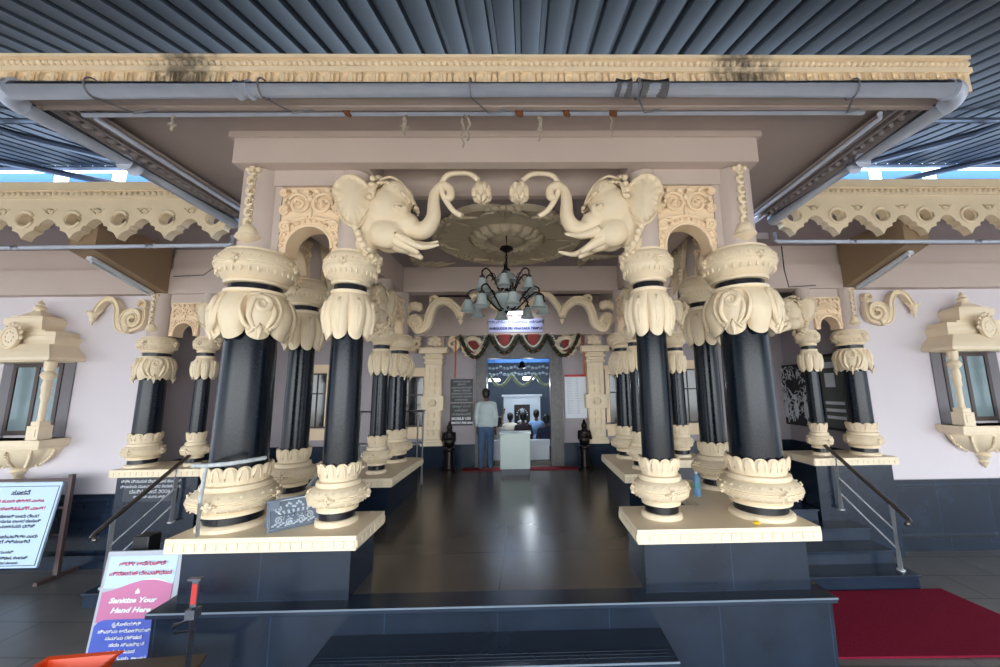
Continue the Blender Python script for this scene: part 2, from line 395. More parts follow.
# rear wall with the doorway (opening x -.66..0.82, z to 2.45)
RY = 8.95
rw = MB()
for x0, x1 in ((-6.4, -.9), (1.1, 6.4)):
    rw.box(x0, x1, RY, RY+.25, .5, 3.96)
rw.box(-.9, 1.1, RY, RY+.25, 2.95, 3.96)
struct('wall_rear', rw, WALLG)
struct('baseboard_rear', MB().box(-6.36, -.9, RY-.03, RY+.25, 0, .5).box(1.1, 6.36, RY-.03, RY+.25, 0, .5), GRD)
GRJ = mat('grey_granite_jamb', (96, 92, 92), .35, vary=(14, .25))
fd = MB().box(-.9, -.66, RY-.12, RY+.25, 0, 2.95).box(.82, 1.1, RY-.12, RY+.25, 0, 2.95).box(-.66, .82, RY-.12, RY+.25, 2.45, 2.95)
for x in (-.86, -.72, .86, 1.02): fd.box(x, x+.04, RY-.14, RY-.12, 0, 2.9)
struct('door_1', fd, GRJ)
struct('beam_over_door', MB().box(-2.3, 2.5, RY-.22, RY, 3.0, 3.9).box(-2.3, 2.5, RY-.25, RY, 2.97, 3.02), PINK)
# shrine hall behind the door
struct('wall_hall', MB().box(-3.0, -2.8, 9.2, 14, 0, 3.2).box(2.8, 3.0, 9.2, 14, 0, 3.2).box(-3, 3, 14, 14.1, 0, 3.2), HALLW)
struct('floor_hall', MB().box(-2.8, 2.8, 9.2, 14, -.05, .06), FLOOR)
struct('ceiling_hall', MB().box(-3, 3, 9.2, 14, 3.1, 3.2), HALLB)
hb = MB()
for y, z in ((9.9, 2.62), (11.2, 2.5)): hb.box(-2.8, 2.8, y, y+.25, z, 3.1)
struct('beam_hall', hb, HALLB)
# ceilings
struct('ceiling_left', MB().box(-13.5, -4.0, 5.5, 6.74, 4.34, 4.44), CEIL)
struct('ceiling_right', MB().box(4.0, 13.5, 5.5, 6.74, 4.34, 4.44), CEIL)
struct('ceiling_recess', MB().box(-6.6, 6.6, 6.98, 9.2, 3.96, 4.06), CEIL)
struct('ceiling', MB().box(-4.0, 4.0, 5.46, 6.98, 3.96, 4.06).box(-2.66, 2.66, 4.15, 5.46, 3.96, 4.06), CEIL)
for s, nm in ((1, 'right'), (-1, 'left')):
    struct('beam_wall_'+nm, MB().box(*sorted((s*2.15, s*13.5)), 6.68, 6.98, 3.5, 3.95), PINK)
    struct('wall_upper_'+nm, MB().box(*sorted((s*4.0, s*13.5)), 6.74, 6.98, 3.95, 4.34), PINK)
    struct('beam_nave_'+nm, MB().box(*sorted((s*1.95, s*2.2)), 4.1, 6.72, 3.5, 3.96), PINK)
    struct('beam_cross_'+nm, MB().prism([(5.47, 3.86), (6.68, 3.5), (6.68, 4.34), (5.47, 4.34)], *sorted((s*6.12, s*6.5)), 'YZ'), BROWN)
    struct('beam_recess_'+nm, MB().box(*sorted((s*2.0, s*2.25)), 6.98, 8.72, 3.5, 3.96), PINK)
struct('beam_nave_rear', MB().box(-2.15, 2.15, 6.7, 6.96, 3.5, 3.96), PINK)
# projecting canopy: slab, inner band, moulded side lips
cn = MB().box(-3.95, 3.95, 3.0, 5.45, 4.36, 4.56)
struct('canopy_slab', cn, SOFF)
struct('canopy_front_band', MB().box(-2.68, 2.68, 3.56, 3.68, 4.03, 4.36).box(-2.68, -1.36, 3.68, 4.06, 4.03, 4.36).box(1.36, 2.68, 3.68, 4.06, 4.03, 4.36).box(-1.36, 1.36, 3.68, 4.06, 4.26, 4.36).box(-2.72, 2.72, 3.53, 3.6, 4.3, 4.36), PINK)
struct('nave_front_face', MB().box(-2.18, 2.18, 4.06, 4.14, 3.93, 4.36), PINK)
struct('canopy_side_band_left', MB().box(-2.68, -2.2, 4.06, 5.46, 4.03, 4.36), PINK)
struct('canopy_side_band_right', MB().box(2.2, 2.68, 4.06, 5.46, 4.03, 4.36), PINK)
# ------------------------------------------------------------------ canopy fascia
def fascia_detail(L, base_y=0):
    """ornament along X of length L, local z 0 (bottom) .. .36, front at y=base_y"""
    m_ = MB().box(0, L, base_y, base_y+.13, .045, .36).box(0, L, base_y-.035, base_y, .33, .36).box(0, L, base_y-.03, base_y, .205, .25)
    n = int(L/.052)
    for i in range(n): m_.ball(((i+.5)*L/n, base_y-.012, .29), .026, 8, 6)
    n = int(L/.186)
    for i in range(n):
        c = (i+.5)*L/n; y = base_y-.008
        m_.tube([(c-.045, y, .2), (c-.045, y, .09)]+[(c+.045*math.cos(a), y, .085+.045*math.sin(a)) for a in (PI, 1.25*PI, 1.5*PI, 1.75*PI, 2*PI)]+[(c+.045, y, .09), (c+.045, y, .2)], .019, 6)
        m_.ball((c, y, .13), (.016, .012, .045), 8, 6)
        m_.tube([(c-L/n/2, y, .2), (c-L/n/2, y, .03)], .012, 6)
    return m_
f = thing('canopy_fascia', 'long cream fascia of beads and U shapes along the front edge of the canopy', 'fascia', (-4.12, 2.85, 4.18))
fm = fascia_detail(8.26); fm.xf(Matrix.Translation((-.02, 0, 0)))
# keep object coordinates centred for the stain pattern
fo = part('moulding', fm.xf(Matrix.Translation((-4.12, 0, 0))), FAS, f); fo.location = (4.12, 0, 0)
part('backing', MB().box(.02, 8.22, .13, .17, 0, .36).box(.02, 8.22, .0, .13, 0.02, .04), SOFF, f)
for s, nm in ((-1, 'left'), (1, 'right')):
    f = thing('canopy_side_fascia', 'moulded fascia running back along the %s edge of the canopy with oval mouldings' % nm, 'fascia', (s*3.94, 3.02, 4.19))
    m_ = MB().box(-.05, .05, 0, 2.28, .08, .38).box(*sorted((-s*.3, s*.1)), 0, 2.28, .085, .11)
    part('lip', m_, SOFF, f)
    m2 = MB()
    for k in range(21): m2.ball((-s*.08, .08+k*.107, .07), (.05, .036, .045), 8, 6, Matrix.Rotation(.5, 3, 'Z'))
    m2.box(*sorted((-s*.16, -s*.19)), 0, 2.28, .03, .085).box(*sorted((-s*.25, -s*.28)), 0, 2.28, .03, .085)
    part('oval_moulding', m2, mat('soffit_moulding_'+nm, (140, 132, 134), .6), f)

# ------------------------------------------------------------------ scalloped verandah fascias
def scallop(s):
    per = .68; n = 11; out = []
    x0 = 3.98; L = per*n
    # underside profile from right to left (one period between pointed drops)
    def low(c):
        return [(c+.34, .30), (c+.30, .295), (c+.26, .27), (c+.23, .235), (c+.22, .20), (c+.17, .195), (c+.15, .16), (c+.155, .13), (c+.11, .115), (c+.06, .09), (c+.03, .05), (c, 0), (c-.03, .05), (c-.06, .09), (c-.11, .115), (c-.155, .13), (c-.15, .16), (c-.17, .195), (c-.22, .20), (c-.23, .235), (c-.26, .27), (c-.30, .295)]
    out = [(0, .62), (L, .62)]
    holes = []
    for k in range(n-1, -1, -1):
        c = (k+.5)*per; out += low(c)
        holes.append([(c+.092*math.cos(a*PI/8), .30+.092*math.sin(a*PI/8)) for a in range(16)])
    pl = plate(out, holes, .12)
    f = thing('scalloped_fascia', 'cream scalloped fascia with round holes and bead row, on the %s of the porch' % ('right' if s > 0 else 'left'), 'fascia', (s*(x0) if s > 0 else -x0-L, 5.4, 3.98))
    m_ = pl
    for k in range(n):
        c = (k+.5)*per
        m_.tube([(c+.12*math.cos(a*PI/8), -.062, .30+.12*math.sin(a*PI/8)) for a in range(16)], .022, 6, closed=True)
        for sg in (-1, 1):
            cc = c+sg*.34
            m_.tube([(cc+sg*.0+.055*math.cos(a*PI/7)*(-sg), -.062, .42+.04*math.sin(a*PI/7)) for a in range(-2, 11)], .013, 6)
        m_.tube([(c+.34-.1, -.06, .46), (c+.34, -.06, .38), (c+.34+.1, -.06, .46)], .011, 6)
    part('scalloped_plate', m_, IV, f)
    m_ = MB().box(0, L, -.085, .06, .62, .66).box(0, L, -.06, .1, .66, .89).box(0, L, -.09, -.04, .75, .78)
    nb = int(L/.085)
    for i in range(nb): m_.ball(((i+.5)*L/nb, -.07, .70), .03, 8, 6)
    part('bead_cornice', m_, IV, f)
for s in (-1, 1): scallop(s)

# ------------------------------------------------------------------ sheet roof over everything
def roofline(y): return 4.12+.33*y if y < 5 else 5.77+.25*(y-5)
rf = MB(); ribs = []; x = -15.0
prof = []
while x < 15:
    prof += [(x, 0), (x+.175, 0), (x+.185, .07), (x+.235, .07), (x+.25, 0)]
    x += .25
rows = []
for y in (-3.6, 1.2, 5.0, 7.3):
    rows.append([(px_, y, roofline(y)+dz) for px_, dz in prof])
rf.grid(rows)
struct('roof', rf, ROOF)
PURL = mat('galvanised_purlin', (128, 140, 158), .45, .4)
pr = MB().tube([(-15, 7.2, 6.25), (15, 7.2, 6.25)], .045, 8).tube([(-15, 5.1, 5.68), (15, 5.1, 5.68)], .045, 8)
struct('roof_purlins', pr, PURL)
ra = MB()
for s in (-1, 1):
    for xx in (7.4, 9.6, 13.0): ra.tube([(s*xx, 4.2, 5.38), (s*xx*.99, 5.3, 5.6), (s*(xx-1.6), 9.2, 6.6)], .06, 8)
struct('roof_rafters', ra, mat('dark_steel_rafter', (70, 78, 92), .5, .4))
# pale translucent sheets closing part of the gap behind the roof, with open slots between them
for i, (x0, x1) in enumerate(((-13, -9.85), (-9.5, -8.62), (-8.3, -5.5), (5.5, 7.95), (8.25, 9.15), (9.5, 13))):
    sh = struct('skylight_sheet', MB().box(x0, x1, 7.7, 7.72, 5.4, 6.45), SHT)

# ================================================================== COLUMNS
def cyl_pt(R, az, u, z, lift=0):
    a = az+u/R; return ((R+lift)*math.cos(a), (R+lift)*math.sin(a), z)
def column(name, label, loc, rs, rb, zl0, zl1, zt, npet, group, scroll=False, pier=True, zp=4.02, rp=None, cap_r=None):
    """loc z = slab top .53; heights below are world heights"""
    z0 = loc[2]; h = lambda z: z-z0
    t_ = thing(name, label, 'column', loc, 0, group)
    ring = rs*1.03
    # base
    part('base_disc', MB().lathe([(ring*1.18, 0), (ring*1.18, .028), (ring*1.1, .045), (ring, .05)], 40), IVE, t_)
    part('base_band', MB().lathe([(ring*.98, .048), (ring*.98, .118)], 40), GRB2, t_)
    k = (rb-ring)
    m_ = MB().lathe([(ring, .115), (ring*1.12, .12), (ring*1.14, .15), (ring*1.05, .165), (ring+k*.55, .185), (ring+k*.9, .225), (rb*.985, .25), (rb*.96, .255), (rb, .262), (rb*1.0, .275), (rb*.96, .283), (rb*.985, .295), (rb*.9, .335), (ring+k*.5, .365), (ring+k*.3, .372), (ring+k*.36, .385), (ring+k*.33, .42), (ring+k*.1, .43)], 56)
    for q in range(26):
        a_ = 2*PI*(q+.5)/26
        m_.ball(((ring+k*.86)*math.cos(a_), (ring+k*.86)*math.sin(a_), .335), (k*.08, k*.08, .011), 6, 5); m_.ball(((ring+k*.80)*math.cos(a_), (ring+k*.80)*math.sin(a_), .205), (k*.06, k*.06, .009), 6, 5)
    cu = part('base_cushion', m_, IVF, t_)
    fl = MB()
    for q in range(4):
        az = q*PI/2+.08
        for j in range(4):
            a = j*PI/2
            fl.ball(cyl_pt(rb, az, .028*math.cos(a), .27+.028*math.sin(a), .004), (.021, .021, .021), 8, 6)
        fl.ball(cyl_pt(rb, az, 0, .27, .012), .016, 8, 6)
        for j in (-1, 1): fl.ball(cyl_pt(rb, az, j*.055, .27, .0), (.02, .02, .012), 8, 6)
    part('base_rosettes', fl, IV, t_)
    # upright lotus petals
    N = npet*10; P = []
    for i in range(9):
        u = i/8; row = []
        for kk in range(N):
            a = 2*PI*kk/N; m = abs(math.cos(npet*a/2)); tip = .42+(.19+.03*0)*(1) 
            top = .43+.185*(.78+.22*math.sqrt(m)) * u
            r = ring*1.0+rs*(.03+.15*math.sin(u*2.0))*(.55+.45*m**.6) + (.0 if u < .9 else -.012)
            row.append((r*math.cos(a), r*math.sin(a), top if u > 0 else .425))
        P.append(row)
    for u in (1, .6):      # inner lip back down to the shaft
        row = []
        for kk in range(N):
            a = 2*PI*kk/N; m = abs(math.cos(npet*a/2)); r = rs*1.04+(.03 if u == 1 else 0)
            row.append((r*math.cos(a), r*math.sin(a), .43+.185*(.78+.22*math.sqrt(m))*u - .0))
        P.append(row)
    m_ = MB(); m_.grid(P, cv=True)
    m2 = MB()   # a slim outline rib on each petal
    for q in range(npet):
        a = 2*PI*q/npet
        pts = []
        for w_ in (-1, -.9, -.6, 0, .6, .9, 1):
            u = 1-abs(w_)**3*.75; rr = ring*1.0+rs*(.03+.15*math.sin(u*2.0))*1.0+.001
            pts.append(((rr)*math.cos(a+w_*.32*2*PI/npet), rr*math.sin(a+w_*.32*2*PI/npet), .43+.185*.93*u))
        m2.tube(pts, .0055, 5)
    m_.v, m_.f = m_.v+m2.v, m_.f+[tuple(i+len(m_.v) for i in q) for q in m2.f]
    part('lotus_petals', m_, IV, t_, ang=50)
    for ch_ in t_.children:
        if ch_.name.split('.')[0] in ('base_cushion', 'base_rosettes', 'lotus_petals'):
            for v in ch_.data.vertices: v.co.z = .118+(v.co.z-.118)*.87 if v.co.z > .118 else v.co.z
    part('shaft', MB().lathe([(rs, .42), (rs*.985, h(1.6)), (rs*.93, h(zl1))], 48), GRB, t_)
    # capital leaves
    rt = ring*1.0; rm = cap_r or rb*.86
    H = zl1-zl0
    rm *= 1.06 if not scroll else 1.1
    prof_r = lambda u: rt*1.04+(rm-rt*1.04)*math.sin(u/.5*PI/2)**.8 if u < .5 else rm-(rm-max(rs*1.24, rm*.80))*((u-.5)/.5)**1.6
    n = 8
    N = 160; P = []
    for i in range(15):
        u = i/14; row = []
        for kk in range(N):
            a = 2*PI*kk/N
            m = abs(math.cos(n*a/2)); g = (1-m)**4
            if scroll: low_ = zl0+.10*(1-m**.5)
            else: low_ = zl0+.085*(1-m**.6)
            z = zl1+(low_-zl1)*u
            r = prof_r(u)*(1-.13*g*min(1, u*3))*(1+.045*m*math.sin(u*PI))
            if u > .9: r += (u-.9)*.06*m
            row.append((r*math.cos(a), r*math.sin(a), h(z)))
        P.append(row)
    row = []
    for kk in range(N):
        a = 2*PI*kk/N; m = abs(math.cos(n*a/2)); low_ = zl0+(.10*(1-m**.5) if scroll else .085*(1-m**.6)); r = rs*1.02
        row.append((r*math.cos(a), r*math.sin(a), h(low_+.03)))
    P.append(row)
    m_ = MB(); m_.grid(P, cv=True)
    part('capital_leaves', m_, IV, t_, ang=60)
    m2 = MB()
    if scroll:
        vs = rm/.32
        for q in range(4):
            az = PI/4+q*PI/2; zc = h(zl0+H*.62)
            # one large rolled leaf tip, its stem sweeping down to the left
            pts = [Vector(p) for p in arc(.005, .045, .012, -60, -60+560, 30, .082)]
            stem = bez([pts[-1], (-.095, -.05), (-.07, -.14), (-.02, -.22)], 5)[1:]
            P3 = [cyl_pt(prof_r(min(1, max(0, (zl1-z0-(zc+p[1]))/H))), az, p[0], zc+p[1], .004) for p in pts+stem]
            m2.tube(P3, [.014+.018*min(1, i/20)*(1 if i < 30 else max(.3, 1-(i-30)/18)) for i in range(len(P3))], 7)
            s2 = bez([(.085, .06), (.11, -.02), (.085, -.12), (.03, -.22)], 5)
            m2.tube([cyl_pt(prof_r(min(1, max(0, (zl1-z0-(zc+p[1]))/H))), az, p[0], zc+p[1], .004) for p in s2], [.012+.014*math.sin(PI*i/len(s2)) for i in range(len(s2))], 7)
            for sg in (-1, 1):
                # broad outer outline of the leaf
                o_ = bez([(sg*.0, .15), (sg*.12, .13), (sg*.17, .0), (sg*.13, -.14), (sg*.07, -.2)], 6)
                m2.tube([cyl_pt(prof_r(min(1, max(0, (zl1-z0-(zc+p[1]))/H))), az, p[0], zc+p[1], .006) for p in o_], .022, 6)
            m2.tube([cyl_pt(rm*.95, az, 0, zc-.13, .01), cyl_pt(rm*.92, az, 0, zc-.2, .02), cyl_pt(rm*.86, az, 0, zc-.29, .012)], [.01, .026, .008], 8)
            for sg in (-1, 1): m2.tube([cyl_pt(rm*.95, az, 0, zc-.15, .008), cyl_pt(rm*.92, az, sg*.05, zc-.2, .012), cyl_pt(rm*.88, az, sg*.08, zc-.24, .012)], [.01, .02, .006], 8)
        part('capital_scrolls', m2, IV, t_, ang=60)
    else:
        for q in range(8):
            az = 2*PI*q/8
            for sg in (-1, 1):
                o_ = bez([(sg*.006, H*.36), (sg*.022*rm/.28, H*.12), (sg*.018*rm/.28, -H*.12), (sg*.003, -H*.36)], 5)
                m2.tube([cyl_pt(prof_r(.5-p[1]/H)*1.02, az, p[0], h(zl0+H*.5)+p[1], .004) for p in o_], .008, 5)
            m2.ball(cyl_pt(rm*.95, az, 0, h(zl0+H*.72), .006), (.012, .012, .04), 6, 6)
        part('leaf_veins', m2, IVE, t_, ang=60)
    # ring, black band, cushion, rim
    rr_ = ring*1.0
    part('capital_ring', MB().lathe([(rr_*.95, h(zl1)-.01), (rr_*1.12, h(zl1)), (rr_*1.14, h(zl1)+.025), (rr_*.98, h(zl1)+.035)], 44), IVE, t_)
    zb0 = zl1+.033; hb_ = .055
    part('capital_band', MB().lathe([(rr_*.97, h(zb0)-.005), (rr_*.97, h(zb0)+hb_)], 44), GRB2, t_)
    zc0 = zb0+hb_; Hc = zt-zc0; k = rb*.97-rr_
    R = rb*.98
    m_ = MB().lathe([(rr_*.97, h(zc0)), (rr_*1.12, h(zc0)+.005), (rr_*1.16, h(zc0)+.03), (rr_*1.05, h(zc0)+.04), (rr_+k*.6, h(zc0)+Hc*.24), (R*.99, h(zc0)+Hc*.46), (R*.985, h(zc0)+Hc*.5), (R*1.015, h(zc0)+Hc*.52), (R*1.015, h(zc0)+Hc*.57), (R*.985, h(zc0)+Hc*.585), (R*.95, h(zc0)+Hc*.76), (rr_+k*.62, h(zc0)+Hc*.9), (rr_+k*.42, h(zc0)+Hc*.93), (rr_+k*.42, h(zc0)+Hc*.99), (rr_+k*.3, h(zt)), (.05, h(zt))], 56)
    for q in range(30):
        a_ = 2*PI*(q+.5)/30; rr__ = rr_+k*.82
        m_.ball((rr__*math.cos(a_), rr__*math.sin(a_), h(zc0)+Hc*.34), (k*.10, k*.10, Hc*.10), 6, 6)
        m_.ball(((R*.975)*math.cos(a_), (R*.975)*math.sin(a_), h(zc0)+Hc*.69), (.012, .012, .014), 6, 5)
    part('capital_cushion', m_, IVF, t_)
    fl = MB()
    zz = h(zc0)+Hc*.56
    for q in range(4):
        az = q*PI/2+.08
        for j in range(4): fl.ball(cyl_pt(R, az, .026*math.cos(j*PI/2), zz+.026*math.sin(j*PI/2), .006), .019, 8, 6)
        fl.ball(cyl_pt(R, az, 0, zz, .016), .014, 8, 6)
    part('capital_rosettes', fl, IV, t_)
    if pier:
        r_ = rp or rs*.78
        part('pier', MB().lathe([(r_*1.02, h(zt)-.01), (r_, h(zt)+.03), (r_, h(zp))], 28), PINK, t_)
    return t_
def chain(parent, x, y, z1, z0, sc=1):
    """stone chain with a bell, hanging on a pier"""
    m_ = MB(); n = int((z1-z0-.3*sc)/(.06*sc))
    n = int((z1-z0-.2*sc)/(.055*sc))
    for i in range(n):
        z = z1-.05*sc-i*.055*sc; tw = i % 2
        m_.tube([(x+(.026 if not tw else .012)*sc*math.cos(a*PI/5)+(.012 if tw else -.006), y-(.0 if tw else .012), z+.04*sc*math.sin(a*PI/5)) for a in range(10)], .019*sc, 6, closed=True)
    for sg in (-1, 0, 1): m_.ball((x+sg*.05*sc, y, z1-.03*sc), .03*sc, 8, 6)
    part('stone_chain', m_, IV, parent)
    zb = z0+.05*sc
    part('stone_bell', MB().lathe([(.02*sc, -.04*sc), (.09*sc, 0), (.115*sc, .02*sc), (.105*sc, .05*sc), (.085*sc, .055*sc), (.09*sc, .075*sc), (.075*sc, .12*sc), (.05*sc, .15*sc), (.01, .165*sc)], 20, (x, y+.02, zb)), IV, parent)

# ------------------------------------------------------------------ plinths
def plinth(label, blk, cap, zb, zt, group=None, dz=0):
    cx_ = sum(p[0] for p in blk)/len(blk); cy_ = sum(p[1] for p in blk)/len(blk)
    t_ = thing('column_plinth', label, 'plinth', (cx_, cy_, zb), 0, group)
    L = lambda P: [(p[0]-cx_, p[1]-cy_) for p in P]
    part('granite_block', MB().prism(L(blk), 0, .41-zb), GRT, t_)
    m_ = MB().prism(L(cap), .41-zb, .53-zb-.015)
    P = L(cap); 
    for i in range(len(P)):      # dentil squares round the edge
        a = Vector(P[i]); b_ = Vector(P[(i+1) % len(P)]); d = b_-a; n = max(1, int(d.length/.088)); d2 = d.normalized(); nx = Vector((d2.y, -d2.x))
        for k in range(n):
            c = a+d*(k+.5)/n+nx*.002; hw = d.length/n*.40
            if d.length < .3: continue
            q = [c-d2*hw-nx*.004, c+d2*hw-nx*.004, c+d2*hw+nx*.008, c-d2*hw+nx*.008]
            m_.prism([(v.x, v.y) for v in q], .43-zb, .49-zb)
    part('cap_slab', m_, IVE, t_, bevel=.003)
    m3 = MB().prism([(p[0]*1.0, p[1]) for p in P], .53-zb-.018, .53-zb); part('cap_top', m3, IVE, t_, bevel=.004)
    return t_
def mir(P, s): return [(s*x, y) for x, y in P] if s > 0 else [(s*x, y) for x, y in P][::-1]
for s, nm in ((-1, 'left'), (1, 'right')):
    plinth('L-shaped dark granite plinth with cream cap carrying the front %s columns' % nm,
           mir([(1.27, 3.53), (2.70, 3.53), (2.70, 5.12), (2.12, 5.12), (2.12, 4.05), (1.27, 4.05)], s),
           mir([(1.20, 3.46), (2.80, 3.46), (2.80, 5.18), (2.05, 5.18), (2.05, 4.12), (1.20, 4.12)], s), 0, .53)
    plinth('L-shaped dark granite plinth with cream cap deeper in the porch, %s of the floor' % nm,
           mir([(1.70, 5.62), (2.27, 5.62), (2.27, 6.56), (3.25, 6.56), (3.25, 7.12), (1.70, 7.12)], s),
           mir([(1.63, 5.55), (2.34, 5.55), (2.34, 6.49), (3.32, 6.49), (3.32, 7.19), (1.63, 7.19)], s), 0, .53)
    cp = plinth('dark granite plinth with cream cap at the end of the %s outer wall' % nm,
           mir([(5.12, 6.56), (6.42, 6.56), (6.42, 7.2), (5.12, 7.2)], s),
           mir([(5.03, 6.46), (6.46, 6.46), (6.46, 7.25), (5.03, 7.25)], s), GZ, .53)
    if s < 0:
        y = 6.56-cp.location.y-.004; bx = -6.28-cp.location.x
        part('inscription_frame', MB().box(bx, bx+.86, y-.008, y, 1.03+.02, 1.03+.38), mat('inscription_stone', (52, 60, 70), .3), cp)
        for i, (s_, w_) in enumerate((('ಶ್ರೀ ವಿನಾಯಕ ದೇವಸ್ಥಾನ ಕುಂಭಾಸಿ', .06), ('ಶಿಲಾಮಯ ಮುಖಮಂಟಪದ ಸೇವಾಕರ್ತರು', .056), ('ದಾನಿಗಳ ಸೇವೆ ೨೦೦೬', .075), ('ಶ್ರೀಮತಿ ಮತ್ತು ಶ್ರೀ', .05))):
            text(s_, w_, (bx+.43, y-.012, 1.03+.33-i*.08), INKW, cp, 'inscription')
# ------------------------------------------------------------------ the columns themselves
cols = {}
FRT = dict(zl0=2.24, zl1=2.715, zt=3.15, npet=12)
REAR = dict(zl0=1.97, zl1=2.35, zt=2.72, npet=10)
for s, nm in ((-1, 'left'), (1, 'right')):
    o = column('temple_column', 'thick black column with scrolled cream capital, front corner of the %s group' % nm, (s*2.50, 3.82, .53), 0.232, .37, group='thick front columns', scroll=True, rp=.2, **{**FRT, 'npet': 16})
    chain(o, 0, -.2, 4.02-.53, 3.19-.53, 1.0)
    column('temple_column', 'slim black column under the big elephant head on the %s' % nm, (s*1.54, 3.82, .53), .155, .268, group='slim front columns', rp=.15, **FRT)
    column('temple_column', 'slim black column behind the thick %s front column, on the back leg of its plinth' % nm, (s*2.55, 4.78, .53), .148, .265, group='slim side columns', rp=.15, **FRT)
    column('temple_column', 'medium black column with scrolled capital at the inner corner of the %s plinth deeper in the porch' % nm, (s*2.03, 6.85, .53), .165, .27, group='medium inner columns', scroll=True, zp=3.5, rp=.15, **REAR)
    column('temple_column', 'small black column nearest the viewer on the %s plinth deeper in the porch' % nm, (s*2.0, 5.95, .53), .118, .205, group='small inner columns', zp=3.5, rp=.12, **REAR)
    column('temple_column', 'small black column at the outer end of the %s plinth deeper in the porch' % nm, (s*2.98, 6.85, .53), .125, .205, group='small outer columns', zp=3.5, rp=.12, **REAR)
    o = column('temple_column', 'wide black column with scrolled capital at the end of the %s outer wall' % nm, (s*6.2-(.08 if s < 0 else 0), 6.8, .53), .185, .285, group='wall end columns', scroll=True, zp=3.5, rp=.17, **REAR)
    chain(o, 0, -.17, 3.48-.53, 2.78-.53, .85)
    column('temple_column', 'small black column beside the wide one at the end of the %s outer wall' % nm, (s*5.42, 6.8, .53), .112, .2, group='wall end small columns', zp=3.5, rp=.12, **REAR)

# ------------------------------------------------------------------ arched carved panels between columns
def arch_panel(label, loc, w, z0, z1, rz=0, top=None, group='carved arch panels'):
    """w width, z0..z1 relative heights; opening half-round"""
    t_ = thing('arch_panel', label, 'arch', loc, rz, group)
    H = z1-z0; r = w*.35; cz = .05
    out = [(-w/2, 0), (-w/2, H), (w/2, H), (w/2, 0), (r, 0)]+[(r*math.cos(a*PI/20), cz+r*1.05*math.sin(a*PI/20)) for a in range(21)][0:21]+[(-r, 0)]
    pl = plate(out, [], .2)
    part('arch_plate', pl, IVP, t_)
    m_ = MB(); y = -.105
    R1 = r+w*.045
    m_.tube([(r*1.02, y, 0)]+[(r*1.02*math.cos(a*PI/20), y, cz+r*1.07*math.sin(a*PI/20)) for a in range(21)]+[(-r*1.02, y, 0)], w*.022, 6)
    R2 = r+w*.135
    m_.tube([(min(R2, w/2-.01), y, 0)]+[(min(R2*math.cos(a*PI/20), w/2-.01) if math.cos(a*PI/20) > 0 else max(R2*math.cos(a*PI/20), -w/2+.01), y, cz+R2*1.05*math.sin(a*PI/20)) for a in range(21)]+[(-min(R2, w/2-.01), y, 0)], w*.018, 6)
    for k in range(15):
        a = PI*(k+.5)/15; R3 = r+w*.078; m_.ball((R3*math.cos(a), y-.005, cz+R3*1.06*math.sin(a)), w*.03, 8, 6)
    part('beaded_arch_rim', m_, IVP, t_)
    # foliage scrolls filling the spandrel
    m_ = MB(); zt = cz+R2*1.05; y = -.108
    def spiral(cx_, cz_, r_, hand, turns=1.9, th=.018):
        pts = [(cx_+hand*rr*math.cos(a), y-.012*(1-i/26), cz_+rr*math.sin(a)) for i in range(27) for a, rr in [((i/26)*turns*2*PI, r_*(1-.85*i/26))]]
        m_.tube(pts, [th*w/.65*(1.1-.5*i/26) for i in range(27)], 6); m_.ball((cx_, y-.01, cz_), r_*.22, 8, 6)
    q = w/.65
    top_ = H-.02
    g_ = top_-zt; rs_ = min(.12*q, g_*.40)
    spiral(-.12*q, zt+g_*.45, rs_, -1); spiral(.12*q, zt+g_*.45, rs_, 1)
    spiral(-.05*q, top_-.055*q, .04*q, 1); spiral(.05*q, top_-.055*q, .04*q, -1); spiral(-.17*q, top_-.045*q, .035*q, -1); spiral(.17*q, top_-.045*q, .035*q, 1); spiral(-.275*q, top_-.05*q, .04*q, 1); spiral(.275*q, top_-.05*q, .04*q, -1)
    spiral(-.24*q, zt-.10*q, .06*q, 1); spiral(.24*q, zt-.10*q, .06*q, -1)
    spiral(-.26*q, zt+.07*q, .05*q, 1); spiral(.26*q, zt+.07*q, .05*q, -1)
    for sx_ in (-1, 1):
        m_.tube([(p.x, y, p.y) for p in bez([(sx_*.02*q, zt+.0*q), (sx_*.06*q, zt-.0*q), (sx_*.16*q, zt-.02*q), (sx_*.22*q, zt-.03*q), (sx_*.29*q, zt-.16*q)], 5)], .016*q, 6)
        for k in range(5): m_.ball((sx_*(.05+.055*k)*q, y, zt+(.185-.01*k)*q if zt+(.185-.01*k)*q < top_ else top_-.015), .022*q, 6, 5)
    m_.ball((0, y-.01, min(zt+.2*q, H-.02)), (.035*q, .03*q, .04*q), 8, 6); m_.ball((0, y, zt+.05*q), (.025*q, .02*q, .06*q), 8, 6)
    part('foliage_relief', m_, IVP, t_)
    return t_
